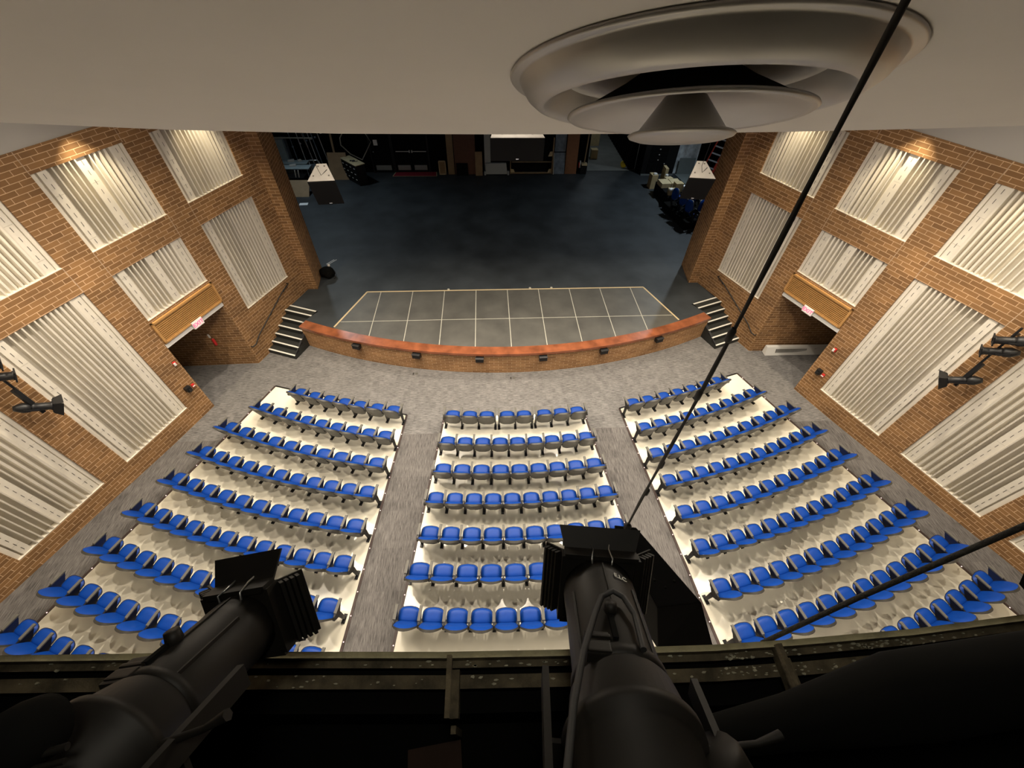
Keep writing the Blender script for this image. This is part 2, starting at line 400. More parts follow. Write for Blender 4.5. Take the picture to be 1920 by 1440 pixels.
for s_ in (-1, 1):
    wl = 'left' if s_ < 0 else 'right'
    lo = wall_thing('wooden_louver', 'slatted oak louver over the %s exit opening' % wl, 'louver', s_, 9.86, 2.99, -.02, 'wooden louvers over the exits')
    f = MB(); W_ = 2.06; H_ = .66
    f.box((0, 0, H_ / 2 - .025), (W_, .08, .05)); f.box((0, 0, -H_ / 2 + .025), (W_, .08, .05))
    f.box((-W_ / 2 + .03, 0, 0), (.06, .08, H_)); f.box((W_ / 2 - .03, 0, 0), (.06, .08, H_))
    f.build('frame', M['louver'], lo)
    b = MB(); b.box((0, .03, 0), (W_ - .1, .02, H_ - .08)); b.build('backing', M['louver_dark'], lo)  # backing darkened by colour for the shade between slats
    for k in range(11):
        sl = MB(); sl.box((0, .0, -H_ / 2 + .075 + k * .0505), (W_ - .12, .035, .020)); sl.build('slat', M['louver'], lo)
    p = MB(); a, b_ = 8.88, 10.8
    p.hexa([wp(s_, a, 2.50, -.01), wp(s_, b_, 2.50, -.01), wp(s_, b_, 2.50, .2), wp(s_, a, 2.50, .2)], [wp(s_, a, 2.62, -.01), wp(s_, b_, 2.62, -.01), wp(s_, b_, 2.62, .2), wp(s_, a, 2.62, .2)])
    struct(p.build('trim_1' if s_ < 0 else 'trim_2', M['white']))
    # exit sign
    e = wall_thing('exit_sign', 'white exit sign with pink letters above the %s doorway' % wl, 'exit sign', s_, 9.86, 2.60, -.05, 'exit signs over the doorways')
    q = MB(); q.box((0, 0, 0), (.34, .08, .22)); q.build('casing', M['white'], e, bevel=.006)
    q = MB(); q.box((0, -.042, 0), (.30, .004, .18)); q.build('face', M['exit_white'], e)
    text_mesh('lettering', 'EXIT', .165, M['exit_red'], e, Matrix.Translation((0, -.047, 0)) @ Matrix.Rotation(PI / 2, 4, 'X'), .002, .003)
    # strobe, black box, pull station
    e = wall_thing('alarm_strobe', 'small red and white alarm strobe beside the %s exit' % wl, 'fire alarm', s_, 8.64 if s_ > 0 else 8.76, 2.03, -.03, 'alarm strobes beside the exits')
    q = MB(); q.box((0, 0, 0), (.085, .05, .11)); q.build('base', M['red'], e, bevel=.008)
    q = MB(); q.box((-.02, -.035, .0), (.06, .03, .09)); q.build('lens', M['white'], e, bevel=.008)
    e = wall_thing('wall_box', 'small black box low on brick beside the %s exit' % wl, 'box', s_, 8.60, 1.15, -.05, 'black boxes beside the exits')
    q = MB(); q.box((0, 0, 0), (.15, .12, .16)); q.build('casing', M['blackmetal'], e, bevel=.01)
    q = MB(); q.box((0, -.08, -.03), (.09, .06, .08)); q.build('hook', M['blackmetal'], e, bevel=.01)
    e = wall_thing('pull_station', 'red fire alarm pull station by black box, %s wall' % wl, 'fire alarm', s_, 8.77 if s_ < 0 else 8.46, 1.10, -.025, 'alarm pull stations beside the exits')
    q = MB(); q.box((0, 0, 0), (.085, .05, .11)); q.build('casing', M['red'], e, bevel=.006)
    q = MB(); q.box((0, -.03, -.01), (.08, .02, .025)); q.build('handle', M['white'], e)
    # handrail
    e = thing('handrail', 'thin black wall handrail beside the %s stage steps' % wl, 'handrail', group='handrails by the stage steps')
    pts = [wp(s_, y, z, -.09) for y, z in ((13.12, 1.72), (12.95, 1.68), (12.7, 1.60), (11.25, .93), (11.0, .74), (10.86, .74))]
    q = MB(); q.tube([pts[0] + Vector((s_ * .08, .03, 0))] + pts + [pts[-1] + Vector((s_ * .08, .03, 0))], .019); q.build('rail', M['blackmetal'], e)
    for y, z in ((12.85, 1.62), (12.0, 1.25), (11.2, .88)):
        q = MB(); q.tube([wp(s_, y, z, -.09), wp(s_, y, z - .06, -.05), wp(s_, y, z - .06, .0)], .012, 6); q.build('bracket', M['blackmetal'], e)

# left recess sign, right recess radiator
e = thing('fire_extinguisher', 'red extinguisher with white tag on brick inside the left exit passage', 'fire extinguisher', (-9.75, 10.62, 1.05)); e.scale = (.7, .7, .7)
q = MB(); q.lathe([(.0, 0), (.06, 0), (.065, .05), (.065, .32), (.04, .38), (.02, .40)], 16); q.build('cylinder', M['red'], e)
q = MB(); q.tube([(0, 0, .40), (0, 0, .45), (.06, -.01, .47)], .015, 6); q.build('valve', M['blackmetal'], e)
q = MB(); q.box((-.09, .03, .52), (.09, .01, .20)); q.build('sign', M['white'], e)
e = thing('baseboard_heater', 'long white baseboard heater inside the right exit passage', 'heater', (9.35, 10.66, 0))
q = MB(); q.hexa([(0, -.16, 0.02), (3.2, -.19, .02), (3.2, 0, .02), (0, .07, .02)], [(0, -.06, .34), (3.2, -.10, .34), (3.2, 0, .34), (0, .07, .34)]); q.build('casing', M['white'], e)
for k in range(2):
    q = MB(); x0_ = .35 + k * 1.45
    for j in range(26):
        x = x0_ + j * .045
        q.hexa([(x, -.14, .13), (x + .022, -.14, .13), (x + .022, -.10, .13), (x, -.10, .13)], [(x, -.106, .27), (x + .022, -.106, .27), (x + .022, -.07, .27), (x, -.07, .27)])
    q.build('grille', M['slit'], e)

# ---------------------------------------------------------------- floors
def strip_floor(name, polyfn, y0, y1, dz, m, n=12, uvf=None):
    mb = MB()
    for k in range(n):
        a = y0 + (y1 - y0) * k / n; b = y0 + (y1 - y0) * (k + 1) / n
        (xa0, xa1), (xb0, xb1) = polyfn(a), polyfn(b)
        P = [(xa0, a), (xa1, a), (xb1, b), (xb0, b)]
        mb.face([(x, y, zf(y) + dz) for x, y in P], P)
    return mb.build(name, m)
struct(strip_floor('floor', lambda y: (-16, 16), 7.5, 15.2, 0, M['carpet_x'], 4))
struct(strip_floor('floor', lambda y: (-15, 15), -7, 7.5, 0, M['carpet_y'], 8))
# cross aisle planks reach in front of the blocks already; cream seating bays
def lerp(a, b, t): return a + (b - a) * t
def bay(name, c, thick=.006):
    """c: front-left, front-right, back-right, back-left"""
    mb = MB(); n = 16
    for k in range(n):
        t0, t1 = k / n, (k + 1) / n
        P = [(lerp(c[0][0], c[3][0], t1), lerp(c[0][1], c[3][1], t1)), (lerp(c[1][0], c[2][0], t1), lerp(c[1][1], c[2][1], t1)),
             (lerp(c[1][0], c[2][0], t0), lerp(c[1][1], c[2][1], t0)), (lerp(c[0][0], c[3][0], t0), lerp(c[0][1], c[3][1], t0))]
        mb.face([(x, y, zf(y) + thick) for x, y in P], P)
    return struct(mb.build(name, M['epoxy']))
BAYS = {'left': [(-7.95, 9.66), (-3.42, 8.25), (-4.30, -1.6), (-12.35, -1.6)], 'centre': [(-2.23, 8.12), (2.23, 8.12), (3.3, -1.6), (-3.3, -1.6)]}
BAYS['right'] = [(3.42, 8.25), (7.95, 9.66), (12.35, -1.6), (4.30, -1.6)]
for k in BAYS: bay('floor', BAYS[k])
def along(a, b, d):
    L = math.hypot(b[0] - a[0], b[1] - a[1]); n = int(L / d)
    return [(lerp(a[0], b[0], (i + .5) * d / L), lerp(a[1], b[1], (i + .5) * d / L)) for i in range(n)]
led_me = None; cnt = 0; tn = 3
for k, c in BAYS.items():
    for side_i, (a, b) in enumerate(((c[0], c[3]), (c[1], c[2]))):
        mb = MB(); d = Vector((b[0] - a[0], b[1] - a[1], 0)).normalized(); nn = Vector((-d.y, d.x, 0)) * .03
        off = nn * (1 if (k, side_i) else 1)
        n = 14
        for i in range(n):
            p0 = Vector((lerp(a[0], b[0], i / n), lerp(a[1], b[1], i / n), 0)); p1 = Vector((lerp(a[0], b[0], (i + 1) / n), lerp(a[1], b[1], (i + 1) / n), 0))
            for P in (p0, p1): P.z = zf(P.y)
            up = Vector((0, 0, .016))
            mb.hexa([p0 - nn, p1 - nn, p1 + nn, p0 + nn], [p0 - nn + up, p1 - nn + up, p1 + nn + up, p0 + nn + up])
        struct(mb.build('trim_%d' % tn, mat('dark_edge_strip', (.045, .026, .022), .6, var=.1))); tn += 1
        for (x, y) in along(a, b, .5):
            if y < 1.3: continue
            if led_me is None:
                q = MB(); q.lathe([(.0, .008), (.010, .007), (.013, 0)], 8); o = q.build('aisle_light', M['led']); led_me = o.data
            else: o = bpy.data.objects.new('aisle_light', led_me); COL.objects.link(o)
            o.location = (x, y, zf(y) + .016)
            where = {('left', 0): 'outer edge of left seating bay', ('left', 1): 'inner edge of left seating bay', ('centre', 0): 'left edge of centre seating bay', ('centre', 1): 'right edge of centre seating bay', ('right', 0): 'inner edge of right seating bay', ('right', 1): 'outer edge of right seating bay'}[(k, side_i)]
            tag(o, 'tiny pinkish floor light in dark strip along the ' + where, 'floor light', 'floor lights, ' + where)
    if k != 'centre':
        mb = MB(); a, b = c[0], c[1]; p0 = Vector((a[0], a[1], 0)); p1 = Vector((b[0], b[1], 0)); d = (p1 - p0).normalized(); nn = Vector((-d.y, d.x, 0)) * .025; up = Vector((0, 0, .016))
        mb.hexa([p0 - nn, p1 - nn, p1 + nn, p0 + nn], [p0 - nn + up, p1 - nn + up, p1 + nn + up, p0 + nn + up]); struct(mb.build('trim_%d' % tn, M['blackmetal'])); tn += 1
for x, y, w in ((-3.41, 10.07, 'left of centre'), (-.04, 9.74, 'at the centre')):
    q = MB(); q.box((0, 0, .006), (.05, .09, .012)); q.box((.11, 0, .003), (.09, .09, .006), mi=1)
    tag(q.build('floor_socket', [M['slit'], M['arm']], loc=(x, y, 0)), 'small floor socket in carpet by the stage front, ' + w, 'floor socket')

# ---------------------------------------------------------------- stage
def arc_pt(phi, r, z=0.): return Vector((r * math.sin(phi), CY0 - r * math.cos(phi), z))
PH = math.asin(7.42 / RC)
NA = 40
mb = MB()      # brick front of the thrust
for k in range(NA):
    a, b = lerp(-PH, PH, k / NA), lerp(-PH, PH, (k + 1) / NA)
    r = RC - .03
    mb.face([arc_pt(a, r, 0), arc_pt(b, r, 0), arc_pt(b, r, .86), arc_pt(a, r, .86)], [(a * r, 0), (b * r, 0), (b * r, .86), (a * r, .86)])
for s_ in (-1, 1):
    p = arc_pt(s_ * PH, RC - .03); q_ = Vector((s_ * 6.98, 12.5, 0)); L = (p - q_).length
    mb.face([p, q_, q_ + Vector((0, 0, .9)), p + Vector((0, 0, .9))], [(0, 0), (L, 0), (L, .9), (0, .9)])
struct(mb.build('wall_stage_front', M['brick_small']))
mb = MB()      # wood cap
for k in range(NA):
    a, b = lerp(-PH, PH, k / NA), lerp(-PH, PH, (k + 1) / NA)
    o_, i_ = RC + .025, RC - .345
    mb.hexa([arc_pt(a, o_, .84), arc_pt(b, o_, .84), arc_pt(b, i_, .84), arc_pt(a, i_, .84)], [arc_pt(a, o_, .93), arc_pt(b, o_, .93), arc_pt(b, i_, .93), arc_pt(a, i_, .93)])
mb.build('wooden_stage_edge', M['capwood']); tag(bpy.data.objects['wooden_stage_edge'], 'polished red-brown wooden cap curving along the stage front', 'stage edge')
mb = MB()      # stage floor: polygon fans
inner = [arc_pt(lerp(-PH, PH, k / NA), RC - .3, SH) for k in range(NA + 1)]
left = [Vector((-7.42, 11.83, SH)), Vector((-6.98, 12.48, SH)), Vector((-8.06, 12.92, SH)), wp(-1, 13.9, SH), Vector((-7.35, 13.9, SH)), Vector((-7.52, 15.25, SH)), Vector((-16, 15.3, SH)), Vector((-16, 25.5, SH))]
right = [Vector((-p.x, p.y, p.z)) for p in left][::-1]
bmx = bmesh.new()
ring = inner + [p for p in right[::-1]] + [p for p in left[::-1]]
ring2 = []
for p in ring:
    if not ring2 or (p - ring2[-1]).length > 1e-4: ring2.append(p)
vs = [bmx.verts.new(p) for p in ring2]; f_ = bmx.faces.new(vs); bmesh.ops.triangulate(bmx, faces=[f_])
me = bpy.data.meshes.new('floor_stage'); bmx.to_mesh(me); bmx.free(); me.materials.append(M['stage'])
for p in me.polygons:
    if p.normal.z < 0: p.flip()
o = bpy.data.objects.new('floor_stage', me); COL.objects.link(o); struct(o)
# grey deck boards, their pale seams, tan tape
mb = MB(); z = SH + .004
def front_y(x): return CY0 - math.sqrt((RC - .34) ** 2 - x * x)
def back_y(x): return 13.62 if abs(x) < 5.41 else 13.62 - (abs(x) - 5.41) / (6.17 - 5.41) * 2.05
xs = [lerp(-6.2, 6.2, k / 62) for k in range(63)]
for k in range(62):
    a, b = xs[k], xs[k + 1]
    ya, yb = back_y(a), back_y(b)
    mb.face([(a, front_y(a), z), (b, front_y(b), z), (b, max(yb, front_y(b) + .001), z), (a, max(ya, front_y(a) + .001), z)])
for k in range(-4, 5):
    x = k * 1.222
    mb.face([(x - .013, front_y(x), z + .002), (x + .013, front_y(x), z + .002), (x + .013, back_y(x), z + .002), (x - .013, back_y(x), z + .002)], mi=1)
mb.face([(-6.03, 11.83, z + .0025), (6.03, 11.83, z + .0025), (6.03, 11.855, z + .0025), (-6.03, 11.855, z + .0025)], mi=1)
struct(mb.build('floor_deck', [M['deck'], M['tape_white']]))
mb = MB()
def strip(a, b, w, z):
    d = Vector((b[0] - a[0], b[1] - a[1], 0)).normalized(); nn = Vector((-d.y, d.x, 0)) * w / 2
    A_, B_ = Vector((a[0], a[1], z)), Vector((b[0], b[1], z)); mb.hexa([A_ - nn, B_ - nn, B_ + nn, A_ + nn], [p + Vector((0, 0, .004)) for p in (A_ - nn, B_ - nn, B_ + nn, A_ + nn)])
strip((-5.43, 13.64), (5.43, 13.64), .06, SH + .005); strip((-5.42, 13.64), (-6.19, 11.56), .06, SH + .005); strip((5.42, 13.64), (6.19, 11.56), .06, SH + .005)
tag(mb.build('masking_tape', M['tape_tan']), 'tan tape border around the grey deck on stage', 'floor tape')
for i, x in enumerate((-2.3, .9, 1.75)):
    q = MB(); q.lathe([(0, .02), (.035, .02), (.05, 0)], 12)
    tag(q.build('floor_plug', M['tape_white'], loc=(x, 13.72, SH + .002)), ['round pale floor plug behind the tape line, left', 'round pale floor plug behind the tape line, middle', 'round pale floor plug behind the tape line, right'][i], 'floor plug')
# stage front boxes
for i, x in enumerate((-5.29, -3.2, -1.08, 1.05, 3.17, 5.25)):
    ph = math.asin(x / RC)
    e = thing('step_light', 'black box light under the stage edge, %s from the left' % ['first', 'second', 'third', 'fourth', 'fifth', 'sixth'][i], 'stage light', arc_pt(ph, RC, .72), ph, 'black boxes along the stage front')
    q = MB(); q.box((0, -.06, .0), (.27, .14, .17)); q.build('housing', M['blackmetal'], e, bevel=.01)
    q = MB(); q.box((0, -.12, .085), (.28, .06, .012), Matrix.Rotation(.3, 3, 'X')); q.build('hood', M['blackmetal'], e)

# steps --------------------------------------------------------------------
for s_ in (-1, 1):
    wl = 'left' if s_ < 0 else 'right'
    e = thing('stage_steps', 'black steps with white nosings at the %s end of the stage' % wl, 'steps', group='steps up to the stage')
    T, N_ = wall_rot(s_)
    base = Vector((s_ * 8.60, 11.33, 0))
    body = MB(); inn = -N_
    tops = [Vector((s_ * 8.06, 12.90, 0)), None]
    for k in range(6):       # k = 0 lowest
        w = 1.12
        zt = .153 * (k + 1); p0 = wp(s_, 11.33 + k * .253, 0); p1 = wp(s_, 11.33 + (k + 1) * .253 + (.05 if k == 5 else 0), 0)
        body.hexa([p0, p0 + inn * w, p1 + inn * w, p1], [q_ + Vector((0, 0, zt)) for q_ in (p0, p0 + inn * w, p1 + inn * w, p1)])
    body.build('treads', M['tread'], e)
    for k in range(7):
        zt = .153 * min(k + 1, 6) + .003; w = 1.12 if k != 1 else 1.12
        p0 = wp(s_, 11.33 + k * .253, zt); d = T * .06
        q = MB(); q.hexa([p0, p0 + inn * w, p0 + inn * w + d, p0 + d], [r + Vector((0, 0, .008)) for r in (p0, p0 + inn * w, p0 + inn * w + d, p0 + d)])
        q.build('nosing', M['nosing'], e)
    # black skirt between the steps and the stage front
    a = wp(s_, 11.33, 0) + inn * 1.12; b = Vector((s_ * 7.42, 11.75, 0)); c = wp(s_, 12.85, 0) + inn * 1.12
    q = MB(); q.hexa([a, b, c, c + N_ * .02], [a + Vector((0, 0, .153)), b + Vector((0, 0, .62)), c + Vector((0, 0, .9)), c + N_ * .02 + Vector((0, 0, .9))]); q.build('side_skirt', M['blackmetal'], e)

# ---------------------------------------------------------------- seats
def cushion(mb, n, rings, outline, f, dome, mi=0):
    """disc grid: outline(t)->(u,v); f(u,v,h)->point; dome(r)->height"""
    vs = [f(0, 0, dome(0))]; 
    for r in range(1, rings + 1):
        k = r / rings
        for i in range(n):
            u, v = outline(2 * PI * i / n); vs.append(f(u * k, v * k, dome(k)))
    fs = [(0, 1 + i, 1 + (i + 1) % n) for i in range(n)]
    for r in range(rings - 1):
        for i in range(n):
            a = 1 + r * n; fs.append((a + i, a + n + i, a + n + (i + 1) % n, a + (i + 1) % n))
    mb.mesh(vs, fs, mi, True)
def sup(t, a, b, e):
    c, s = math.cos(t), math.sin(t)
    return (a * math.copysign(abs(c) ** (2 / e), c), b * math.copysign(abs(s) ** (2 / e), s))
def seat_parts():
    # seat cushion: 0.43 wide, tapering towards a slightly pointed front edge
    def so(t):
        u, v = sup(t, .222, .15, 4.0)
        if v > 0: u *= 1 - .10 * (v / .158) ** 2; v += .018 * (1 - abs(u) / .2)
        return u, v
    sf = lambda u, v, h: Vector((u, -.155 + v, .425 + .045 * (v + .2) / .4 + h))
    a = MB(); cushion(a, 28, 6, so, sf, lambda r: .068 * (1 - r ** 3.2) ** .5 if r < 1 else 0)
    b = MB()
    so2 = lambda t: tuple(x * 1.07 for x in so(t))
    cushion(b, 28, 2, so2, sf, lambda r: .002)
    n = 28
    o1 = [sf(*so2(2 * PI * i / n), .002) for i in range(n)]; o2 = [sf(*[x * .86 for x in so2(2 * PI * i / n)], -.055) for i in range(n)]
    b.mesh(o1 + o2, [(i, n + i, n + (i + 1) % n, (i + 1) % n) for i in range(n)] + [tuple(range(n, 2 * n))], 0, True)
    # backrest: bulged front, reclined, oval top
    def bo(t):
        u, v = sup(t, .240, .235, 2.6 if math.sin(t) > 0 else 4.5)
        if v > 0: u *= 1 - .05 * (v / .235)
        return u, v
    def bf(u, v, h):      # v up the back; h forward
        s = (v + .235) / .47
        y = -.335 - .165 * s + .04 * (u / .245) ** 2; z = .325 + .545 * s
        return Vector((u, y + h * .95, z + h * .3))
    def dome(r): return .02 + .075 * (1 - r ** 2.6) ** .6 if r < 1 else .012
    c = MB(); cushion(c, 30, 6, bo, lambda u, v, h: bf(u, v, h * (1.3 - .5 * (v + .235) / .47)), dome)
    d = MB(); bo2 = lambda t: (bo(t)[0] * 1.035, bo(t)[1] * (1.01 if math.sin(t) > 0 else 1.04))
    n = 30
    cushion(d, n, 3, bo2, lambda u, v, h: bf(u, v, -.02 - .025 * (1 - (abs(u) / .26) ** 2)), lambda r: 0)
    o1 = [bf(*bo2(2 * PI * i / n), .008) for i in range(n)]; o2 = [bf(bo2(2 * PI * i / n)[0], bo2(2 * PI * i / n)[1], -.02 - .025 * (1 - min(1, (abs(bo2(2 * PI * i / n)[0]) / .26) ** 2))) for i in range(n)]
    d.mesh(o1 + o2, [(i, n + i, n + (i + 1) % n, (i + 1) % n) for i in range(n)], 0, True)
    cushion(d, n, 1, bo2, lambda u, v, h: bf(u, v, .008), lambda r: 0)
    # armrest pad
    e = MB(); w = .030
    pr = [(-.31, .622), (-.29, .648), (-.02, .655), (0., .645), (.004, .63), (-.01, .622)]
    vs = [(-w, y, z) for y, z in pr] + [(w, y, z) for y, z in pr]; k = len(pr)
    e.mesh(vs, [tuple(range(k))[::-1], tuple(range(k, 2 * k))] + [(i, (i + 1) % k, k + (i + 1) % k, k + i) for i in range(k)], 0)
    # standard: bracket under the arm, post and foot
    g = MB()
    def slab(pts, w):
        k = len(pts); vs = [(-w, y, z) for y, z in pts] + [(w, y, z) for y, z in pts]
        g.mesh(vs, [tuple(range(k))[::-1], tuple(range(k, 2 * k))] + [(i, (i + 1) % k, k + (i + 1) % k, k + i) for i in range(k)], 0)
    slab([(-.42, .60), (-.42, .55), (-.30, .40), (-.22, .40), (-.20, .45), (-.06, .60), (-.06, .625), (-.36, .625)], .016)
    slab([(-.27, .02), (-.21, .02), (-.20, .42), (-.30, .44)], .02)
    g.box((0, -.25, .012), (.075, .20, .024)); g.box((0, -.32, .03), (.055, .06, .04))
    # end panel
    h = MB()
    for p in (([(-.34, .60), (-.34, .40), (-.20, .38), (-.06, .56), (-.02, .62), (-.30, .622)], .018),):
        pts, w = p; k = len(pts); vs = [(-w, y, z) for y, z in pts] + [(w, y, z) for y, z in pts]
        h.mesh(vs, [tuple(range(k))[::-1], tuple(range(k, 2 * k))] + [(i, (i + 1) % k, k + (i + 1) % k, k + i) for i in range(k)], 0)
    return a, b, c, d, e, g, h
sa, sb, sc_, sd, se_, sg, sh_ = seat_parts()
PM = {}
def pm(name, mb, m):
    o = mb.build(name, m); PM[name] = o.data; bpy.data.objects.remove(o)
pm('seat', sa, M['blue']); pm('seat_pan', sb, M['pan']); pm('backrest', sc_, M['blue']); pm('back_shell', sd, M['shell'])
pm('armrest', se_, M['arm']); pm('leg', sg, M['blackmetal']); pm('end_panel', sh_, M['pan'])
def part(name, parent, loc=(0, 0, 0), rot=(0, 0, 0)):
    o = bpy.data.objects.new(name, PM[name]); COL.objects.link(o); o.parent = parent; o.location = loc; o.rotation_euler = rot
    return o
def seat_thing(label, group, loc, rz, sx=1., hw=.253, arms=('r',), special=None):
    e = thing('auditorium_seat', label, 'chair', loc, rz, group)
    a = part('seat', e); a.scale = (sx, 1, 1); p = part('seat_pan', a)
    b = part('backrest', e); b.scale = (sx, 1, 1); q = part('back_shell', b)
    for k in arms:
        x = hw if k == 'r' else -hw
        if special != k: part('armrest', e, (x, 0, 0))
        part('leg', e, (x, 0, 0))
    if special in ('l', 'r'):
        x = hw if special == 'r' else -hw
        part('end_panel', e, (x, 0, 0)); part('armrest', e, (x, 0, -.002))
    return e
ORD = ['front', 'second', 'third', 'fourth', 'fifth', 'sixth', 'seventh', 'eighth', 'ninth']
ORN = ['first', 'second', 'third', 'fourth', 'fifth', 'sixth', 'seventh', 'eighth', 'ninth', 'tenth', 'eleventh', 'twelfth', 'thirteenth']
# row: centre of curvature, radius of the armrest tips, side block inner and outer x, seats, centre half width, seats
ROWS = [(27.8, 19.90, 3.43, 6.90, 7, 2.13, 8), (25.91, 19.01, 3.535, 7.78, 9, 2.22, 9), (26.09, 20.11, 3.605, 8.50, 10, 2.30, 9),
        (26.58, 21.47, 3.71, 8.83, 11, 2.42, 10), (26.38, 22.19, 3.815, 9.15, 11, 2.50, 10), (26.90, 23.59, 3.92, 9.505, 12, 2.68, 10),
        (27.04, 24.65, 4.015, 9.84, 12, 2.80, 11), (27.4, 25.91, 4.125, 10.18, 12, 2.9, 0), (27.96, 27.35, 4.23, 10.52, 13, 2.9, 0)]
def place_row(ri, block, cy, R, x0, x1, n, gaps=()):
    p0, p1 = math.asin(x0 / R), math.asin(x1 / R)
    tot = R * (p1 - p0); gw = .10 if block == 'centre' else .05
    w = (tot - gw * len(gaps)) / n; s = 0.
    for i in range(n):
        if i in gaps: s += gw
        ph = p0 + (s + w / 2) / R; s += w
        x, y = R * math.sin(ph), cy - R * math.cos(ph)
        yc = y - .3; 
        if block == 'left' and ri == 8 and i > 4: continue
        if block == 'right' and ri == 8 and i < 5: continue
        row = ORD[ri] + ' row'
        if block == 'left': lab = 'blue seat %s from the aisle, %s from the stage, left block' % (ORN[n - 1 - i], row); arms = ('r', 'l') if i == 0 else ('r',); sp = 'l' if i == 0 else None
        elif block == 'right': lab = 'blue seat %s from the aisle, %s from the stage, right block' % (ORN[i], row); arms = ('l', 'r') if i == n - 1 else ('l',); sp = 'r' if i == n - 1 else None
        else: lab = 'blue seat %s from the left, %s from the stage, centre block' % (ORN[i], row); arms = ('r', 'l') if (i == 0 or i in gaps) else ('r',); sp = None
        if block == 'centre' and i + 1 in gaps: pass
        seat_thing(lab, 'blue seats in the %s block' % block, (x, y, zf(yc) + .004), ph, w / .507 if abs(w / .507 - 1) < .12 else 1., w / 2 - (.0 if not (i + 1 in gaps) else 0), arms, sp)
for ri, (cy, R, xi, xo, n, hc, nc) in enumerate(ROWS):
    place_row(ri, 'left', cy, R, -xo, -xi, n, (5,) if ri == 0 else ())
    place_row(ri, 'right', cy, R, xi, xo, n, (2,) if ri == 0 else ())
    if nc: place_row(ri, 'centre', cy, R, -hc, hc, nc, (3, 5) if ri == 0 else ())

# ---------------------------------------------------------------- ceiling cloud and round diffuser
CN = Vector((-.01, -.40, -.916)).normalized()      # cloud normal, pointing down
DC = Vector((.04, 1.68, 10.08))                    # diffuser centre on the cloud
def on_cloud(x, y, up=0.): return Vector((x, y, DC.z - (CN.x * (x - DC.x) + CN.y * (y - DC.y)) / CN.z + up))
edge = [(-6.5, 2.0), (-4.6, 2.52), (-3.27, 2.80), (-2.6, 2.96), (-1.6, 3.04), (-.5, 2.99), (.5, 2.88), (1.2, 2.76), (1.91, 2.60), (2.5, 2.42), (3.4, 2.1), (5.5, 1.3)]
mb = MB()
for i in range(len(edge) - 1):
    (xa, ya), (xb, yb) = edge[i], edge[i + 1]
    a0, b0, b1, a1 = on_cloud(xa, .62), on_cloud(xb, .62), on_cloud(xb, yb), on_cloud(xa, ya)
    up = Vector((0, 0, .06))
    mb.face([a0, b0, b1, a1]); mb.face([a0 + up, b0 + up, b1 + up, a1 + up]); mb.face([a1, b1, b1 + up, a1 + up]); mb.face([a0, b0, b0 + up, a0 + up])
struct(mb.build('ceiling', M['paint']))
rotd = Vector((0, 0, 1)).rotation_difference(CN).to_matrix().to_4x4()
e = thing('air_diffuser', 'large round spun-metal air diffuser with stepped cones on the ceiling', 'air diffuser', DC)
e.rotation_euler = rotd.to_euler()
def lz(name, prof, m, parent): q = MB(); q.lathe(prof, 72); return q.build(name, m, parent)
lz('outer_cone', [(.60, -.002), (.605, .006), (.598, .014), (.575, .012), (.57, .018), (.565, .03), (.545, .06), (.515, .083), (.495, .090), (.485, .086), (.47, .07), (.43, .02), (.41, -.02)], M['diffuser'], e)
lz('middle_cone', [(.36, .102), (.37, .108), (.398, .110), (.402, .117), (.392, .124), (.37, .120), (.33, .103), (.20, .075), (.10, .055), (.0, .05)], M['diffuser'], e)
lz('slot_shade_cone', [(.10, -.2), (.14, -.02), (.22, .03), (.36, .102)], M['void'], e)  # back of middle cone, black so the slot's shade is in the colour
lz('centre_cone', [(.07, .06), (.155, .17)], M['diffuser'], e)
lz('centre_disc', [(.0, .170), (.12, .170), (.172, .168), (.182, .174), (.176, .182), (.15, .190), (.0, .20)], M['diffuser'], e)
lz('throat', [(.40, -.03), (.39, -.25), (.0, -.25)], M['void'], e)  # also coloured black for the shade inside the slot
# upper ceiling over the hall, rear wall, proscenium header (all above the cloud)
mb = MB(); mb.box((0, 8.7, 9.75), (18, 10.4, .1)); struct(mb.build('ceiling', M['paint']))
mb = MB(); mb.box((0, -4.2, 11.0), (26, 5.2, .1)); struct(mb.build('ceiling', M['paint']))
mb = MB(); mb.face([(-15, -6, -.2), (15, -6, -.2), (15, -6, 11.2), (-15, -6, 11.2)]); struct(mb.build('wall_back', M['plaster']))
mb = MB(); mb.box((0, 14.3, 8.6), (16.5, .5, 3.6)); struct(mb.build('wall_header', M['plaster']))

# ---------------------------------------------------------------- catwalk slot around the camera
mb = MB()
led = [(-2.9, .30), (-2.0, .272), (-1.27, .245), (-.80, .222), (-.49, .212), (-.07, .203), (.17, .205), (.5, .213), (.84, .232), (1.7, .29)]
Z0 = 9.1
prof = [(0, 0, 0), (0, -.002, 0), (.0145, 0, 0), (.018, -.02, 1), (.034, -.02, 1), (.036, -.05, 2), (.046, -.05, 2), (.048, -.03, 1), (.078, -.03, 1), (.08, -.075, 2), (.125, -.08, 2), (.135, -.3, 2)]
for i in range(len(led) - 1):
    (xa, ya), (xb, yb) = led[i], led[i + 1]
    for j in range(len(prof) - 1):
        d0, h0, _ = prof[j]; d1, h1, m1 = prof[j + 1]
        mb.face([(xa, ya - d0, Z0 + h0), (xb, yb - d0, Z0 + h0), (xb, yb - d1, Z0 + h1), (xa, ya - d1, Z0 + h1)], mi=m1)
    mb.face([(xa, ya, Z0), (xb, yb, Z0), (xb, yb, Z0 - .12), (xa, ya, Z0 - .12)])
e = thing('catwalk_edge', 'olive painted steel edge of catwalk with chipped paint along the bottom', 'ledge')
o = mb.build('channel', [M['olive'], M['olive_dark'], M['void']], e)
rr = random.Random(3)
mb = MB()
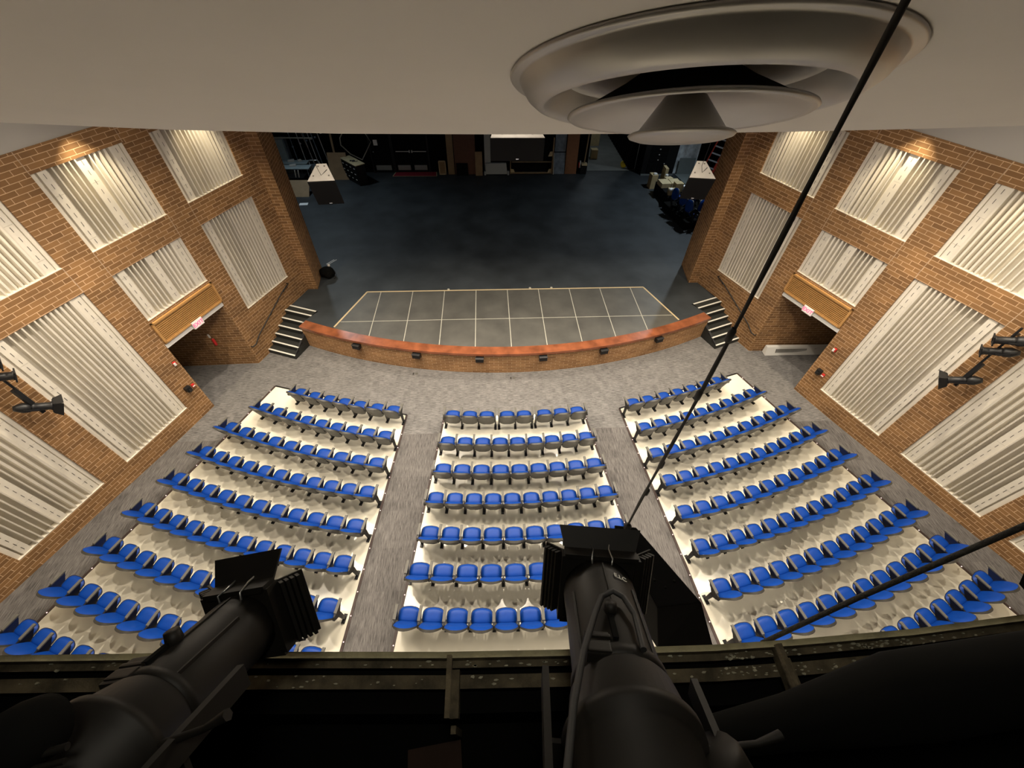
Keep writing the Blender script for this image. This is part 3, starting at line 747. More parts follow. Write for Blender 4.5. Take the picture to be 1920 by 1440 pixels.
def ledy(x):
    for (xa, ya), (xb, yb) in zip(led, led[1:]):
        if xa <= x <= xb: return lerp(ya, yb, (x - xa) / (xb - xa))
    return led[-1][1]
for k in range(260):
    x = rr.uniform(-1.9, .8) if k < 150 else rr.uniform(-.05, .6)
    d = rr.choice([rr.uniform(.018, .034), rr.uniform(.05, .075)]); s = rr.uniform(.0012, .0045)
    z = Z0 + (-.018 if d < .04 else -.028); y = ledy(x) - d
    n = 5; P = [(x + s * 1.8 * math.cos(2 * PI * q / n + k) * rr.uniform(.5, 1.3), y + s * .8 * math.sin(2 * PI * q / n + k) * rr.uniform(.5, 1.3)) for q in range(n)]
    mb.prism(P, z - .002, z + .002)
tag(mb.build('paint_chips', M['chip'], e), kind='stuff')
for x in (-.785, .10):
    q = MB(); q.box((x, ledy(x) - .075, Z0 - .005), (.012, .13, .05)); q.box((x + .016, ledy(x) - .09, Z0 - .03), (.02, .10, .05)); q.build('splice_plate', M['olive_dark'], e)
mb = MB()     # black walkway box, added to keep house light off the slot
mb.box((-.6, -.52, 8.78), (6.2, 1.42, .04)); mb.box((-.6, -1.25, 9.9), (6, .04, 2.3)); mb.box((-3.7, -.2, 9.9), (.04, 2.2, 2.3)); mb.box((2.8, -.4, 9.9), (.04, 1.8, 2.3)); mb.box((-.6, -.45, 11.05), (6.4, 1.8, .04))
struct(mb.build('wall_light_block', M['void']))
mb = MB(); mb.box((0, 0, 0), (.012, .016, .20)); mb.build('catwalk_post', M['olive_dark'], loc=(-.77, .06, 9.0)); tag(bpy.data.objects['catwalk_post'], 'slim dark upright below steel edge, left of right spotlight', 'post')
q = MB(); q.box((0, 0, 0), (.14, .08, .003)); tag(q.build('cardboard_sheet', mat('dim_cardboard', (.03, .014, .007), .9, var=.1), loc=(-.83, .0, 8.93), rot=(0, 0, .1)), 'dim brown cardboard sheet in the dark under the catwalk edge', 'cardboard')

# ---------------------------------------------------------------- ellipsoidal spotlights
def frame_from(a, b, roll=0.):
    """matrix with local +z from b (rear) to a (lens), origin at lens"""
    a, b = Vector(a), Vector(b); z = (a - b).normalized(); x = Vector((0, 0, 1)).cross(z).normalized(); y = z.cross(x)
    m = Matrix((x, y, z)).transposed().to_4x4()
    m = m @ Matrix.Rotation(roll, 4, 'Z'); m.translation = a
    return m
def spotlight(label, a, b, r0, r1, roll, label_mark=False, leaf='l'):
    L = (Vector(a) - Vector(b)).length
    e = thing('stage_spotlight', label, 'spotlight', group='black spotlights on the catwalk'); e.matrix_world = frame_from(a, b, roll)
    def P(n, fn, m=M['spot'], bevel=0, parent=None):
        q = MB(); fn(q); return q.build(n, m, parent or e, bevel=bevel)
    P('lens_tube', lambda q: q.lathe([(r0 * .9, .0), (r0, .0), (r0, -.04), (r0 * .985, -.05), (r0 * 1.0, -L * .55), (r0 * 1.06, -L * .56), (r0 * 1.06, -L * .60), (r0 * 1.0, -L * .61)], 40))
    P('lens', lambda q: q.lathe([(r0 * .9, -.02), (r0 * .6, -.008), (0, 0)], 30), M['slit'])
    P('body', lambda q: q.lathe([(r0 * 1.0, -L * .60), (r0 * 1.12, -L * .64), (r1 * 1.02, -L * .78), (r1 * 1.12, -L * .80), (r1 * 1.12, -L * .84), (r1, -L * .86), (r1, -L * 1.15), (r1 * .8, -L * 1.25), (0, -L * 1.27)], 40))
    # colour frame holder: square plate in front of the lens
    h = r0 * 1.04
    def holder(q):
        q.box((0, h, .012), (2 * h, .012, .03)); q.box((0, -h, .012), (2 * h, .012, .03)); q.box((h, 0, .012), (.012, 2 * h, .03)); q.box((-h, 0, .012), (.012, 2 * h, .03))
        n = 32
        ring = [(r0 * .93 * math.cos(2 * PI * i / n), r0 * .93 * math.sin(2 * PI * i / n), 0) for i in range(n)]
        sq = []
        for i in range(n):
            c, s = math.cos(2 * PI * i / n), math.sin(2 * PI * i / n); k = h / max(abs(c), abs(s)); sq.append((k * c, k * s, 0))
        q.mesh(ring + sq, [(i, (i + 1) % n, n + (i + 1) % n, n + i) for i in range(n)])
    P('colour_frame_holder', holder)
    # clip wires
    for sx in (-1, 1):
        P('retaining_clip', lambda q: q.tube([(sx * .022, h * .80, -.012), (sx * .024, h * 1.08, -.010), (sx * .018, h * 1.14, .02), (sx * .024, h * 1.2, .045), (sx * .034, h * 1.05, .06)], .0022, 6), M['steelwire'])
    # barn door: top leaf, tapered side leaves with ribs, bottom leaf
    def leaf_mb(q, w0, w1, d, n_ribs=0):
        q.hexa([(-w0, 0, 0), (w0, 0, 0), (w0, .004, 0), (-w0, .004, 0)], [(-w1, 0, d), (w1, 0, d), (w1, .004, d), (-w1, .004, d)])
        for k in range(n_ribs):
            zz = d * (k + 1) / (n_ribs + 1); q.box((0, .012, zz), (2 * lerp(w0, w1, zz / d) * .96, .018, .006), Matrix.Rotation(.35, 3, 'X'))
    for nm, ang, w1, tilt, d in (('top_leaf', 0, h * 1.15, 1.0, .055), ('side_leaf', PI / 2, h * 1.0, 1.0, .048), ('side_leaf', -PI / 2, h * 1.0, 1.0, .048), ('bottom_leaf', PI, h * .8, .6, .05)):
        q = MB(); leaf_mb(q, h * .98, w1, d, 4 if nm == 'side_leaf' else 0)
        o = q.build(nm, M['spot'], e); o.matrix_local = Matrix.Rotation(ang, 4, 'Z') @ Matrix.Translation((0, h, .028)) @ Matrix.Rotation(-tilt, 4, 'X')
    # yoke, knob, slot, latch
    P('yoke', lambda q: (q.box((r1 * 1.35, 0, -L * .80), (.012, .035, .22)), q.box((-r1 * 1.35, 0, -L * .80), (.012, .035, .22)), q.box((0, -r1 * 1.0, -L * .80), (r1 * 2.7, .012, .035)), q.box((0, -r1 * .6, -L * .80), (r1 * 2.7, .10, .008))))
    P('focus_knob', lambda q: q.lathe([(0, .018), (.011, .018), (.013, .0), (.009, -.008)], 14, Matrix.Translation((.01, r0 * 1.02, -L * .38)) @ Matrix.Rotation(-PI / 2, 4, 'X')))
    P('focus_slot', lambda q: q.box((.012, r0 * .995, -L * .44), (.010, .012, L * .20)), M['void'])
    P('tube_latch', lambda q: (q.box((r0 * .55, r0 * .88, -L * .56), (.045, .02, .05)), q.box((r0 * .55, r0 * .98, -L * .53), (.048, .012, .008)), q.box((r0 * .55, r0 * .98, -L * .59), (.042, .012, .02))), bevel=.003)
    P('shutter_handle', lambda q: (q.tube([(-r1 * 1.1, .01, -L * .82), (-r1 * 1.9, .02, -L * .80), (-r1 * 2.3, .03, -L * .78)], [.006, .005, .008], 6)))
    P('seam_rib', lambda q: (q.box((0, r0 * 1.0, -L * .2), (.003, .004, L * .34)), q.box((-r0 * .7, r0 * .72, -L * .36), (.004, .006, L * .4)), q.box((r0 * .85, r0 * .55, -L * .36), (.004, .006, L * .4))))
    if label_mark:
        text_mesh('maker_mark', 'ETC', .018, M['nosing'], e, Matrix.Rotation(.42, 4, 'Z') @ Matrix.Translation((0, r0 * 1.012, -.05)) @ Matrix.Rotation(PI, 4, 'Y') @ Matrix.Rotation(PI / 2, 4, 'X'), .0006)
    return e
sp1 = spotlight('black spotlight with barn doors beside the hanging cable, right of centre', (-.412, .29, 9.335), (-.455, -.06, 9.59), .083, .10, 0.0, True)
sp2 = spotlight('black spotlight in the lower left corner with ribbed barn door', (-1.135, .215, 9.503), (-1.182, -.012, 9.69), .063, .080, -.35)
# cable looping over the right spotlight
def T1(x, y, z): return sp1.matrix_world @ Vector((x, y, z))
q = MB(); q.tube([T1(-.03, .09, -.26), T1(-.034, .092, -.18), T1(-.02, .097, -.14), T1(.0, .10, -.128), T1(.025, .098, -.145), T1(.045, .094, -.19), T1(.075, .085, -.27), T1(.10, .08, -.36), T1(.13, .07, -.52)], .006, 8)
tag(q.build('power_cable', M['cable']), 'black cable looped over the right spotlight barrel', 'cable')

# third housing: black bulk at lower right
e = thing('lamp_housing', 'large black lamp housing filling the lower right corner', 'lamp housing')
q = MB(); q.tube([(-.30, .0, 9.02), (-.02, .03, 9.25), (.16, .055, 9.38), (.45, .075, 9.44), (1.0, .10, 9.46)], [.03, .05, .075, .07, .07], 20); q.build('housing', M['void'], e)
q = MB(); q.lathe([(0, 0), (.05, 0), (.055, -.01), (.055, -.09), (.04, -.10)], 24, frame_from((-.345, -.01, 9.56), (-.27, -.15, 9.50))); q.build('cap', M['spot'], e)
# adjusting knob and clamp lower left
e = thing('pipe_clamp', 'dark rounded clamp in the bottom left corner', 'clamp')
q = MB(); q.lathe([(0, .035), (.02, .033), (.034, .02), (.036, 0), (.034, -.02), (.02, -.033), (0, -.035)], 20, Matrix.Translation((-1.172, .045, 9.80)) @ Matrix.Rotation(.5, 4, 'X')); q.build('clamp_body', M['void'], e)
q = MB(); q.tube([(-1.145, .03, 9.80), (-1.12, .035, 9.80)], .004, 8); q.tube([(-1.15, .018, 9.80), (-1.115, .023, 9.80)], .003, 8); q.build('bolt', M['spot'], e)
# black bracket at the right edge
e = thing('hanging_bracket', 'black metal fixture edge at the right side of the frame', 'bracket')
q = MB(); q.hexa([(.60, .235, 9.36), (.72, .24, 9.36), (.72, .25, 9.36), (.60, .25, 9.36)], [(.622, .29, 9.42), (.74, .30, 9.42), (.74, .31, 9.42), (.622, .30, 9.42)]); q.hexa([(.612, .20, 9.325), (.70, .20, 9.325), (.70, .21, 9.325), (.612, .21, 9.325)], [(.625, .24, 9.37), (.72, .245, 9.37), (.72, .25, 9.37), (.625, .25, 9.37)]); q.build('plate', M['void'], e)

# hanging cable and the small speaker it carries
q = MB(); pts = []; rad = []
for k in range(40):
    t = k / 39; z = lerp(10.45, 8.02, t); pts.append((.125 + .012 * math.sin(t * 5) * math.sin(t * PI), .99 + .006 * math.sin(t * 7), z)); rad.append(.0072 + .0012 * math.sin(t * 31))
q.tube(pts, rad, 10)
for z in (9.52, 9.22, 8.72, 8.45): q.lathe([(.007, -.03), (.012, -.02), (.012, .02), (.007, .03)], 10, Matrix.Translation((.13, .99, z)))
q.lathe([(0, -.03), (.02, -.02), (.024, .01), (.01, .03)], 10, Matrix.Translation((.125, .99, 8.02)))
tag(q.build('hanging_cable', M['cable']), 'black taped cable hanging down past the round diffuser', 'cable')
e = thing('hanging_speaker', 'small matt black speaker hanging behind the right spotlight', 'speaker')
tb0, tb1, tf1, tf0 = Vector((.06, 1.02, 7.98)), Vector((.19, 1.0, 7.98)), Vector((.45, .58, 7.95)), Vector((.20, .565, 7.95))
fl, fr = Vector((.27, .43, 7.58)), Vector((.60, .42, 7.58)); bl, br = Vector((.10, .85, 7.55)), Vector((.25, .84, 7.55))
q = MB(); q.hexa([fl, fr, br, bl], [tf0, tf1, tb1, tb0]); q.build('cabinet', M['spkblack'], e, bevel=.006)
q = MB()
for p in ((.20, .86), (.22, .70), (.33, .69), (.27, .66)): q.lathe([(0, .004), (.008, .004), (.008, 0)], 8, Matrix.Translation((p[0], p[1], 7.965)))
q.build('rigging_point', M['void'], e)
q = MB(); q.tube([(.455, .28, 8.98), (.30, .24, 9.0)], .01, 8)
# rope at right
q = MB(); q.tube([(.14, .222, 8.96), (.30, .27, 9.22), (.50, .32, 9.54), (.76, .395, 9.96), (.9, .43, 10.2)], .0065, 10)
tag(q.build('safety_rope', M['cord']), 'dark braided rope rising to the right from the catwalk edge', 'rope')

# ---------------------------------------------------------------- wall mounted box-boom lights
for s_ in (-1, 1):
    wl = 'left' if s_ < 0 else 'right'
    pipe = wp(s_, 6.18, 0, -.28)
    e = thing('lighting_pipe', 'black lighting pipe bracketed to the %s brick wall' % wl, 'pipe', (pipe.x, pipe.y, 0), group='wall lighting pipes')
    q = MB(); q.tube([(0, 0, 3.25), (0, 0, 5.0)], .024, 12); q.build('pipe', M['blackmetal'], e)
    for z in (3.5, 4.75):
        d = wp(s_, 6.18, z, 0) - Vector((pipe.x, pipe.y, z)); q = MB(); q.tube([(0, 0, z), (d.x, d.y, z)], .02, 8); q.build('bracket', M['blackmetal'], e)
    q = MB(); q.box((0, -.05, 3.75), (.06, .06, .5)); q.box((0, -.04, 3.6), (.03, .03, .7)); q.build('cable_box', M['blackmetal'], e)
    for i, (z, off, tilt, barn) in enumerate(((4.30, .0, .42, False), (4.62, .02, .40, False), (3.36, .05, .55, True))):
        aim = Vector((-s_ * .72, .62, 0)).normalized()
        lab = ['middle black spotlight on the %s wall pipe', 'upper black spotlight on the %s wall pipe', 'lowest black spotlight with square barn door on the %s wall pipe'][i] % wl
        f = thing('wall_spotlight', lab, 'spotlight', (pipe.x - s_ * .12, pipe.y + .06, z), group='spotlights on the wall pipes')
        d = Vector((aim.x * math.cos(tilt), aim.y * math.cos(tilt), -math.sin(tilt)))
        m = frame_from(f.location + d * .30, f.location - d * .30); m.translation = f.location - d * .20; f.matrix_world = m @ Matrix.Diagonal((1.25, 1.25, .82, 1))
        q = MB(); q.lathe([(.0, .32), (.075, .32), (.078, .30), (.066, .28), (.066, .02), (.074, .0), (.074, -.04), (.066, -.05)], 20); q.build('lens_tube', M['blackmetal'], f)
        q = MB(); q.lathe([(.066, -.05), (.085, -.08), (.088, -.20), (.06, -.30), (.04, -.36), (0, -.36)], 20); q.build('body', M['blackmetal'], f)
        q = MB(); q.box((.10, 0, -.05), (.012, .03, .24)); q.box((-.10, 0, -.05), (.012, .03, .24)); q.box((0, 0, -.18), (.21, .03, .012)); q.box((0, 0, -.12), (.2, .02, .01)); q.build('yoke', M['blackmetal'], f)
        q = MB(); q.box((0, .075, .33), (.17, .02, .03)); q.box((0, -.075, .33), (.17, .02, .03)); q.box((.075, 0, .33), (.02, .17, .03)); q.box((-.075, 0, .33), (.02, .17, .03)); q.build('colour_frame_holder', M['blackmetal'], f)
        if barn:
            for k in range(4):
                q = MB(); q.hexa([(-.10, 0, 0), (.10, 0, 0), (.10, .004, 0), (-.10, .004, 0)], [(-.13, 0, .18), (.13, 0, .18), (.13, .004, .18), (-.13, .004, .18)])
                o = q.build('barn_door', M['blackmetal'], f); o.matrix_local = Matrix.Rotation(k * PI / 2, 4, 'Z') @ Matrix.Translation((0, .085, .33)) @ Matrix.Rotation(-.3, 4, 'X')

# ---------------------------------------------------------------- hanging speakers over the stage edge
def trap_speaker(label, c, rz, tilt, wf, wb, dep, h, grp):
    e = thing('hanging_speaker', label, 'speaker', c, rot=(tilt, 0, rz), group=grp)
    q = MB(); q.hexa([(-wf / 2, 0, -h), (wf / 2, 0, -h), (wb / 2, dep, -h), (-wb / 2, dep, -h)], [(-wf / 2, 0, 0), (wf / 2, 0, 0), (wb / 2, dep, 0), (-wb / 2, dep, 0)])
    q.build('cabinet', M['spkblack'], e, bevel=.008)
    q = MB(); q.prism([(-wf / 2 + .005, 0), (wf / 2 - .005, 0), (wb / 2 - .005, dep - .005), (-wb / 2 + .005, dep - .005)], .0, .006); q.build('top_plate', M['spktop'], e)
    q = MB(); q.box((0, -.012, -h / 2), (wf * .985, .02, h * .98)); q.build('grille', M['spkblack'], e)
    q = MB()
    for x, y in ((-wb * .3, dep * .85), (wb * .3, dep * .85), (-wf * .28, dep * .3), (wf * .28, dep * .3)): q.lathe([(.0, .012), (.02, .012), (.02, 0)], 10, Matrix.Translation((x, y, .001)))
    q.build('rigging_point', M['arm'], e)
    q = MB(); q.tube([(0, dep * .32, .0), (-.05, dep * .5, .12), (-.10, dep * .75, 1.2), (-.2, dep * .9, 3.0)], .006, 6); q.tube([(0, dep * .32, 0), (.14, dep * .62, .02)], .006, 6); q.build('sling', M['blackmetal'], e)
    q = MB(); q.box((0, -.026, -h + .05), (.07, .006, .02)); q.build('badge', M['alu'], e)
    return e
trap_speaker('pale topped black hanging speaker over the left side of the stage', (-4.74, 10.75, 6.19), 0.10, .42, .66, .25, .55, .76, 'speakers hung over the stage')
trap_speaker('pale topped black hanging speaker over the right side of the stage', (4.95, 10.95, 6.13), -.15, .42, .68, .24, .58, .72, 'speakers hung over the stage')
e = trap_speaker('wide black hanging speaker at the centre above the stage', (.08, 10.7, 7.155), 0, .12, 1.28, 1.08, .6, .52, 'speakers hung over the stage')

# ---------------------------------------------------------------- stage surroundings
BW = 25.45
mb = MB()
for x0, x1, z0, z1 in ((-16, 5.2, -.1, 9), (8.15, 16, -.1, 9), (5.2, 8.15, 4.0, 9)):
    mb.face([(x0, BW, z0), (x1, BW, z0), (x1, BW, z1), (x0, BW, z1)])
mb.face([(5.2, BW, .9), (5.2, BW + .3, .9), (5.2, BW + .3, 4), (5.2, BW, 4)]); mb.face([(8.15, BW, .9), (8.15, BW + .3, .9), (8.15, BW + .3, 4), (8.15, BW, 4)])
struct(mb.build('wall_stage_back', M['void']))
mb = MB()
for s_ in (-1, 1): mb.face([(s_ * 15.9, 15.2, 0), (s_ * 15.9, BW, 0), (s_ * 15.9, BW, 9), (s_ * 15.9, 15.2, 9)])
struct(mb.build('wall_stage_side', M['void']))
mb = MB(); mb.face([(-16, 14.5, 9.2), (16, 14.5, 9.2), (16, 26, 9.2), (-16, 26, 9.2)]); struct(mb.build('ceiling_stage', M['void']))
mb = MB(); mb.face([(4.5, BW, SH), (9, BW, SH), (9, 33, SH), (4.5, 33, SH)]); struct(mb.build('floor_back_room', M['backfloor']))
mb = MB(); mb.face([(4.5, 33, SH), (9, 33, SH), (9, 33, 5), (4.5, 33, 5)]); mb.face([(4.9, BW, SH), (4.9, 33, SH), (4.9, 33, 5), (4.9, BW, 5)]); struct(mb.build('wall_back_room', M['greyboard']))
def box_thing(name, label, cat, c, d, m, rz=0., bevel=.004, group=None, rot=None):
    q = MB(); q.box((0, 0, d[2] / 2), d); return tag(q.build(name, m, loc=c, rot=rot if rot else (0, 0, rz), bevel=bevel), label, cat, group)
# doors
def door(n, x0, x1, leaves):
    e = thing('door_%d' % n, None, None, (0, 0, 0)); e['kind'] = 'structure'
    q = MB(); q.box((x0 - .04, BW - .04, SH + 1.1), (.08, .1, 2.2)); q.box((x1 + .04, BW - .04, SH + 1.1), (.08, .1, 2.2)); q.box(((x0 + x1) / 2, BW - .04, SH + 2.22), (x1 - x0 + .16, .1, .08)); q.build('frame', M['blackmetal'], e)
    w = (x1 - x0) / leaves
    for k in range(leaves):
        a = x0 + k * w
        q = MB(); q.box((a + w / 2, BW - .03, SH + 1.08), (w - .02, .05, 2.14)); q.build('leaf', M['spkblack'], e)
        q = MB(); q.box((a + w / 2, BW - .06, SH + .26), (w - .22, .01, .26)); q.build('kick_plate', M['metalkick'], e)
        if leaves == 2:
            q = MB(); q.tube([(a + .12, BW - .10, SH + 1.12), (a + w - .06, BW - .10, SH + 1.12)], .022, 8); q.box((a + (w - .06 if k == 0 else .08), BW - .08, SH + 1.12), (.06, .06, .12)); q.build('push_bar', M['alu'], e)
        else:
            q = MB(); q.lathe([(0, .06), (.03, .05), (.03, .03), (.015, 0)], 12, Matrix.Translation((a + .12, BW - .06, SH + 1.1)) @ Matrix.Rotation(PI / 2, 4, 'X')); q.build('knob', M['alu'], e)
            q = MB(); q.box((a + .32, BW - .062, SH + 1.56), (.22, .004, .28)); q.build('paper_notice', M['paper'], e)
door(1, -7.08, -6.0, 1); door(2, -5.85, -3.98, 2)
q = MB(); q.prism([(-6.02, 24.80), (-3.53, 24.78), (-3.6, 25.40), (-5.92, 25.40)], SH + .002, SH + .015); o = q.build('door_mat', M['redmat']); tag(o, 'dark red mat in front of the double stage door', 'mat')
q = MB()
for a, b in (((-6.02, 24.80), (-3.53, 24.78)), ((-6.02, 24.80), (-5.92, 25.4)), ((-3.53, 24.78), (-3.6, 25.4))):
    d = Vector((b[0] - a[0], b[1] - a[1], 0)).normalized(); nn = Vector((-d.y, d.x, 0)) * .02; A_ = Vector((a[0], a[1], SH + .016)); B_ = Vector((b[0], b[1], SH + .016)); q.face([A_ - nn, B_ - nn, B_ + nn, A_ + nn])
q.build('border', M['tape_tan'], o)
# leaning boards along the back wall
def leaning(name, label, cat, x0, x1, z1, m, y=25.2, lean=.12, th=.03, group=None, z0=SH):
    q = MB(); h = z1 - z0
    q.hexa([(x0, y - lean - th, z0), (x1, y - lean - th, z0), (x1, y - lean, z0), (x0, y - lean, z0)], [(x0, y - th, z1), (x1, y - th, z1), (x1, y, z1), (x0, y, z1)])
    return tag(q.build(name, m), label, cat, group)
o = leaning('framed_board', 'small framed brown board leaning right of the double stage door', 'board', -3.38, -3.02, 1.62, M['plywood'])
q = MB()
for x in (-3.38, -3.02): q.box((x, 25.05, 1.27), (.04, .06, .72))
q.box((-3.2, 25.05, .94), (.36, .06, .04)); q.box((-3.2, 25.10, 1.62), (.36, .06, .04)); q.build('frame', M['tape_tan'], o)
leaning('wood_plank', 'tall pale plywood plank leaning on the back wall', 'plank', -2.88, -2.52, 3.4, M['plywood'])
leaning('wood_flat', 'dark brown wooden flat leaning on the back wall left of white post', 'scenery flat', -2.48, -1.30, 3.5, M['brownply'])
leaning('dark_board', 'low black board leaning in front of dark brown flat', 'board', -2.40, -1.75, 1.55, M['spkblack'], 25.0)
leaning('crate_panel', 'dim plywood panel leaning left of the white post', 'panel', -1.32, -.92, 2.15, M['plywood'], 25.0)
e = thing('white_stand', 'white painted post with low white box at its foot', 'scenery piece', (0, 0, 0))
q = MB(); q.box((-.62, 25.25, 2.3), (.34, .12, 2.7)); q.build('post', M['whiteboard'], e)
q = MB(); q.hexa([(-.72, 24.98, SH + .03), (.48, 24.98, SH + .03), (.50, 25.2, SH + .03), (-.72, 25.2, SH + .03)], [(-.74, 25.06, 1.50), (.44, 25.06, 1.50), (.44, 25.22, 1.50), (-.74, 25.22, 1.50)]); q.build('box', M['whiteboard'], e)
q = MB(); q.box((-.78, 24.98, SH + .1), (.10, .12, .2)); q.box((.55, 24.98, SH + .1), (.10, .12, .2)); q.build('foot', M['whiteboard'], e)
e = thing('storage_cart', 'tall black wooden cart with plywood corner braces at back centre', 'cart', (0, 0, 0))
q = MB(); q.box((1.9, 25.3, 2.1), (2.35, .2, 2.2)); q.build('back', M['spkblack'], e)
q = MB(); q.box((.68, 25.12, 1.75), (.05, .12, 1.66)); q.box((3.08, 25.12, 1.85), (.07, .12, 1.9)); q.box((1.9, 25.10, SH + .06), (2.4, .14, .05)); q.box((1.9, 25.12, 1.56), (2.3, .1, .03)); q.build('frame', M['plywood'], e)
for x, z, sx, sz in ((.80, 1.06, 1, 1), (2.96, 1.06, -1, 1), (2.96, 1.98, -1, 1)):
    q = MB(); q.mesh([(x - .1 * sx, 25.08, z - .12), (x + .16 * sx, 25.08, z - .12), (x + .06 * sx, 25.08, z + .12), (x - .1 * sx, 25.08, z + .14)], [(0, 1, 2, 3)]); q.build('brace', M['palewood'], e)
q = MB(); q.tube([(3.16, 25.0, SH), (3.12, 25.05, 2.05)], .03, 8); tag(q.build('pale_pole', M['tape_white']), 'short pale pole standing between black cart and blue-grey panels', 'pole')
leaning('painted_panel', 'lower blue-grey painted panel right of the pale pole', 'panel', 3.18, 3.80, 2.02, M['bluegrey'], group='blue-grey panels')
leaning('painted_panel', 'upper blue-grey painted panel standing above lower one', 'panel', 3.18, 3.80, 3.4, M['bluegrey'], 25.3, .05, group='blue-grey panels', z0=2.06)
leaning('orange_board', 'tall orange-brown board leaning right of the blue-grey panels', 'board', 3.83, 4.50, 3.4, M['orangeboard'])
q = MB(); q.tube([(4.92, 25.1, 1.5), (5.02, 25.2, 3.3)], .035, 8); tag(q.build('wooden_pole', M['plywood']), 'thin wooden pole standing on black bin by the back opening', 'pole')
e = thing('tool_bin', 'black bin of tools with tan band beside the back opening', 'bin', (4.85, 25.15, SH))
q = MB(); q.box((.06, 0, .22), (.34, .3, .42), taper=1.1); q.build('bin', M['blackmetal'], e)
q = MB(); q.box((.08, -.04, .52), (.30, .26, .10)); q.build('band', M['palewood'], e)
q = MB(); q.tube([(-.15, 0, .3), (-.16, -.02, .68)], .045, 8); q.build('white_bottle', M['white'], e)
q = MB(); q.tube([(-.2, 0, .3), (-.22, -.02, .6)], .035, 8); q.build('red_handle', M['red'], e)
# things seen through the opening
q = MB(); q.lathe([(0, .07), (.12, .07), (.19, .05), (.2, 0), (.19, -.05), (.12, -.07), (0, -.07)], 24, Matrix.Rotation(PI / 2 - .3, 4, 'X')); tag(q.build('hose_reel', [M['yellow']], loc=(7.5, 25.95, SH + .21)), 'round bright yellow reel on the floor of back opening', 'reel')
q = MB(); q.box((0, 0, .17), (.2, .2, .34)); tag(q.build('blue_container', M['blue'], loc=(7.9, 25.95, SH)), 'small dark blue container right of the yellow reel', 'container')
box_thing('carton', 'dim tan carton at the far end of back room', 'box', (6.4, 30, SH), (.7, .6, .9), M['cardboard'], group='cartons in the back room')
box_thing('carton', 'smaller dim tan carton stacked on the far carton', 'box', (6.35, 30, SH + .91), (.5, .5, .5), M['cardboard'], group='cartons in the back room')
box_thing('carton', 'dim tan carton nearer the opening in the back room', 'box', (6.0, 27.6, SH), (.4, .4, .5), M['cardboard'], group='cartons in the back room')
q = MB()
for k in range(34):
    x = 6.1 + k * .06; q.tube([(x, BW + .25 + .03 * (k % 2), SH + max(0, 1.95 - k * .07)), (x, BW + .25 + .03 * (k % 2), 4.2)], .045, 6)
tag(q.build('black_curtain', M['void']), 'black curtain pulled diagonally across the back opening', 'curtain')
e = thing('drawer_cabinet', 'tall black cabinet with drawers and small white knobs, back right', 'cabinet', (9.2, 25.1, SH))
q = MB(); q.box((0, 0, 1.15), (1.9, .5, 2.26)); q.build('body', M['blackmetal'], e, bevel=.01)
for k in range(5):
    q = MB(); q.box((-.12, -.26, .82 + k * .28), (1.0, .02, .24)); d = q.build('drawer', M['spkblack'], e, bevel=.006)
    q = MB(); q.box((-.12, -.285, .82 + k * .28), (.06, .03, .04)); q.build('knob', M['white'], d)
for x in (-.40, .16):
    q = MB(); q.box((x, -.26, .35), (.5, .02, .58)); d = q.build('door', M['spkblack'], e, bevel=.006)
q = MB(); q.box((.3, -.285, .62), (.06, .03, .04)); q.build('knob', M['white'], e)
q = MB(); q.box((0, -.3, .03), (1.9, .08, .06)); q.build('plinth', M['metalkick'], e)
leaning('marbled_sheet', 'white marbled sheet leaning on the back wall at right', 'sheet', 10.15, 11.5, 3.5, M['marble'], 25.3, .2)
leaning('grey_panel', 'plain grey board leaning on the white marbled sheet', 'board', 10.42, 11.35, 1.78, M['greyboard'], 25.0, .1)
q = MB(); q.prism([(10.3, 24.9), (11.7, 25.0), (11.2, 22.9), (10.5, 23.2)], SH + .002, SH + .03); tag(q.build('floor_board', M['greyboard']), 'flat grey board lying on the floor below the marbled sheet', 'board')
# red ladder
e = thing('stepladder', 'red ladder with silver rungs leaning behind the right hanging speaker', 'ladder', (11.75, 24.2, SH), rot=(-.02, .20, -.35))
for x in (-.28, .30):
    q = MB(); q.box((x, 0, 1.6), (.05 if x < 0 else .13, .12, 3.2)); q.build('rail', M['laddred'], e)
for k in range(8):
    q = MB(); q.box((0, -.02, .3 + k * .36), (.54, .10, .05)); q.build('rung', M['alu'], e)
# left side: work tables, metal cabinet, pipes
for i, (y, x) in enumerate(((24.85, -11.6), (24.15, -11.3))):
    e = thing('work_table', ['rear', 'front'][i] + ' table with pale blue top at the left of the stage', 'table', (x, y - .1, SH), group='work tables at stage left')
    q = MB(); q.box((0, 0, .79), (2.3, .55, .05)); q.build('tabletop', M['tableblue'], e, bevel=.01)
    for a in (-1.05, .55, 1.05):
        for b in (-.22, .22):
            q = MB(); q.tube([(a, b, 0), (a, b, .77)], .022, 8); q.build('leg', M['bluegrey'], e)
    for k, (a, s) in enumerate(((-.95, .16), (.1, .22), (.55, .12))):
        if i == 0 or k < 2:
            q = MB(); q.box((0, 0, .05), (s * 1.5, .14, .09)); tag(q.build('small_case', M['white'], loc=(x + a + .15, y - .05, SH + .815), rot=(0, 0, .4 * k), bevel=.01), ['small white case', 'wide white tray', 'tiny white pack'][k] + ' on the %s blue-topped table' % ['rear', 'front'][i], 'case', 'white cases on the work tables')
e = thing('metal_cabinet', 'blue-grey metal cabinet behind tables at far left of the stage', 'cabinet', (-11.75, 25.22, SH))
q = MB(); q.box((0, 0, .95), (.55, .4, 1.9)); q.build('body', M['bluegrey'], e, bevel=.015)
q = MB(); q.box((-.02, -.22, 1.0), (.46, .03, 1.7)); q.build('door', M['tableblue'], e, bevel=.01)
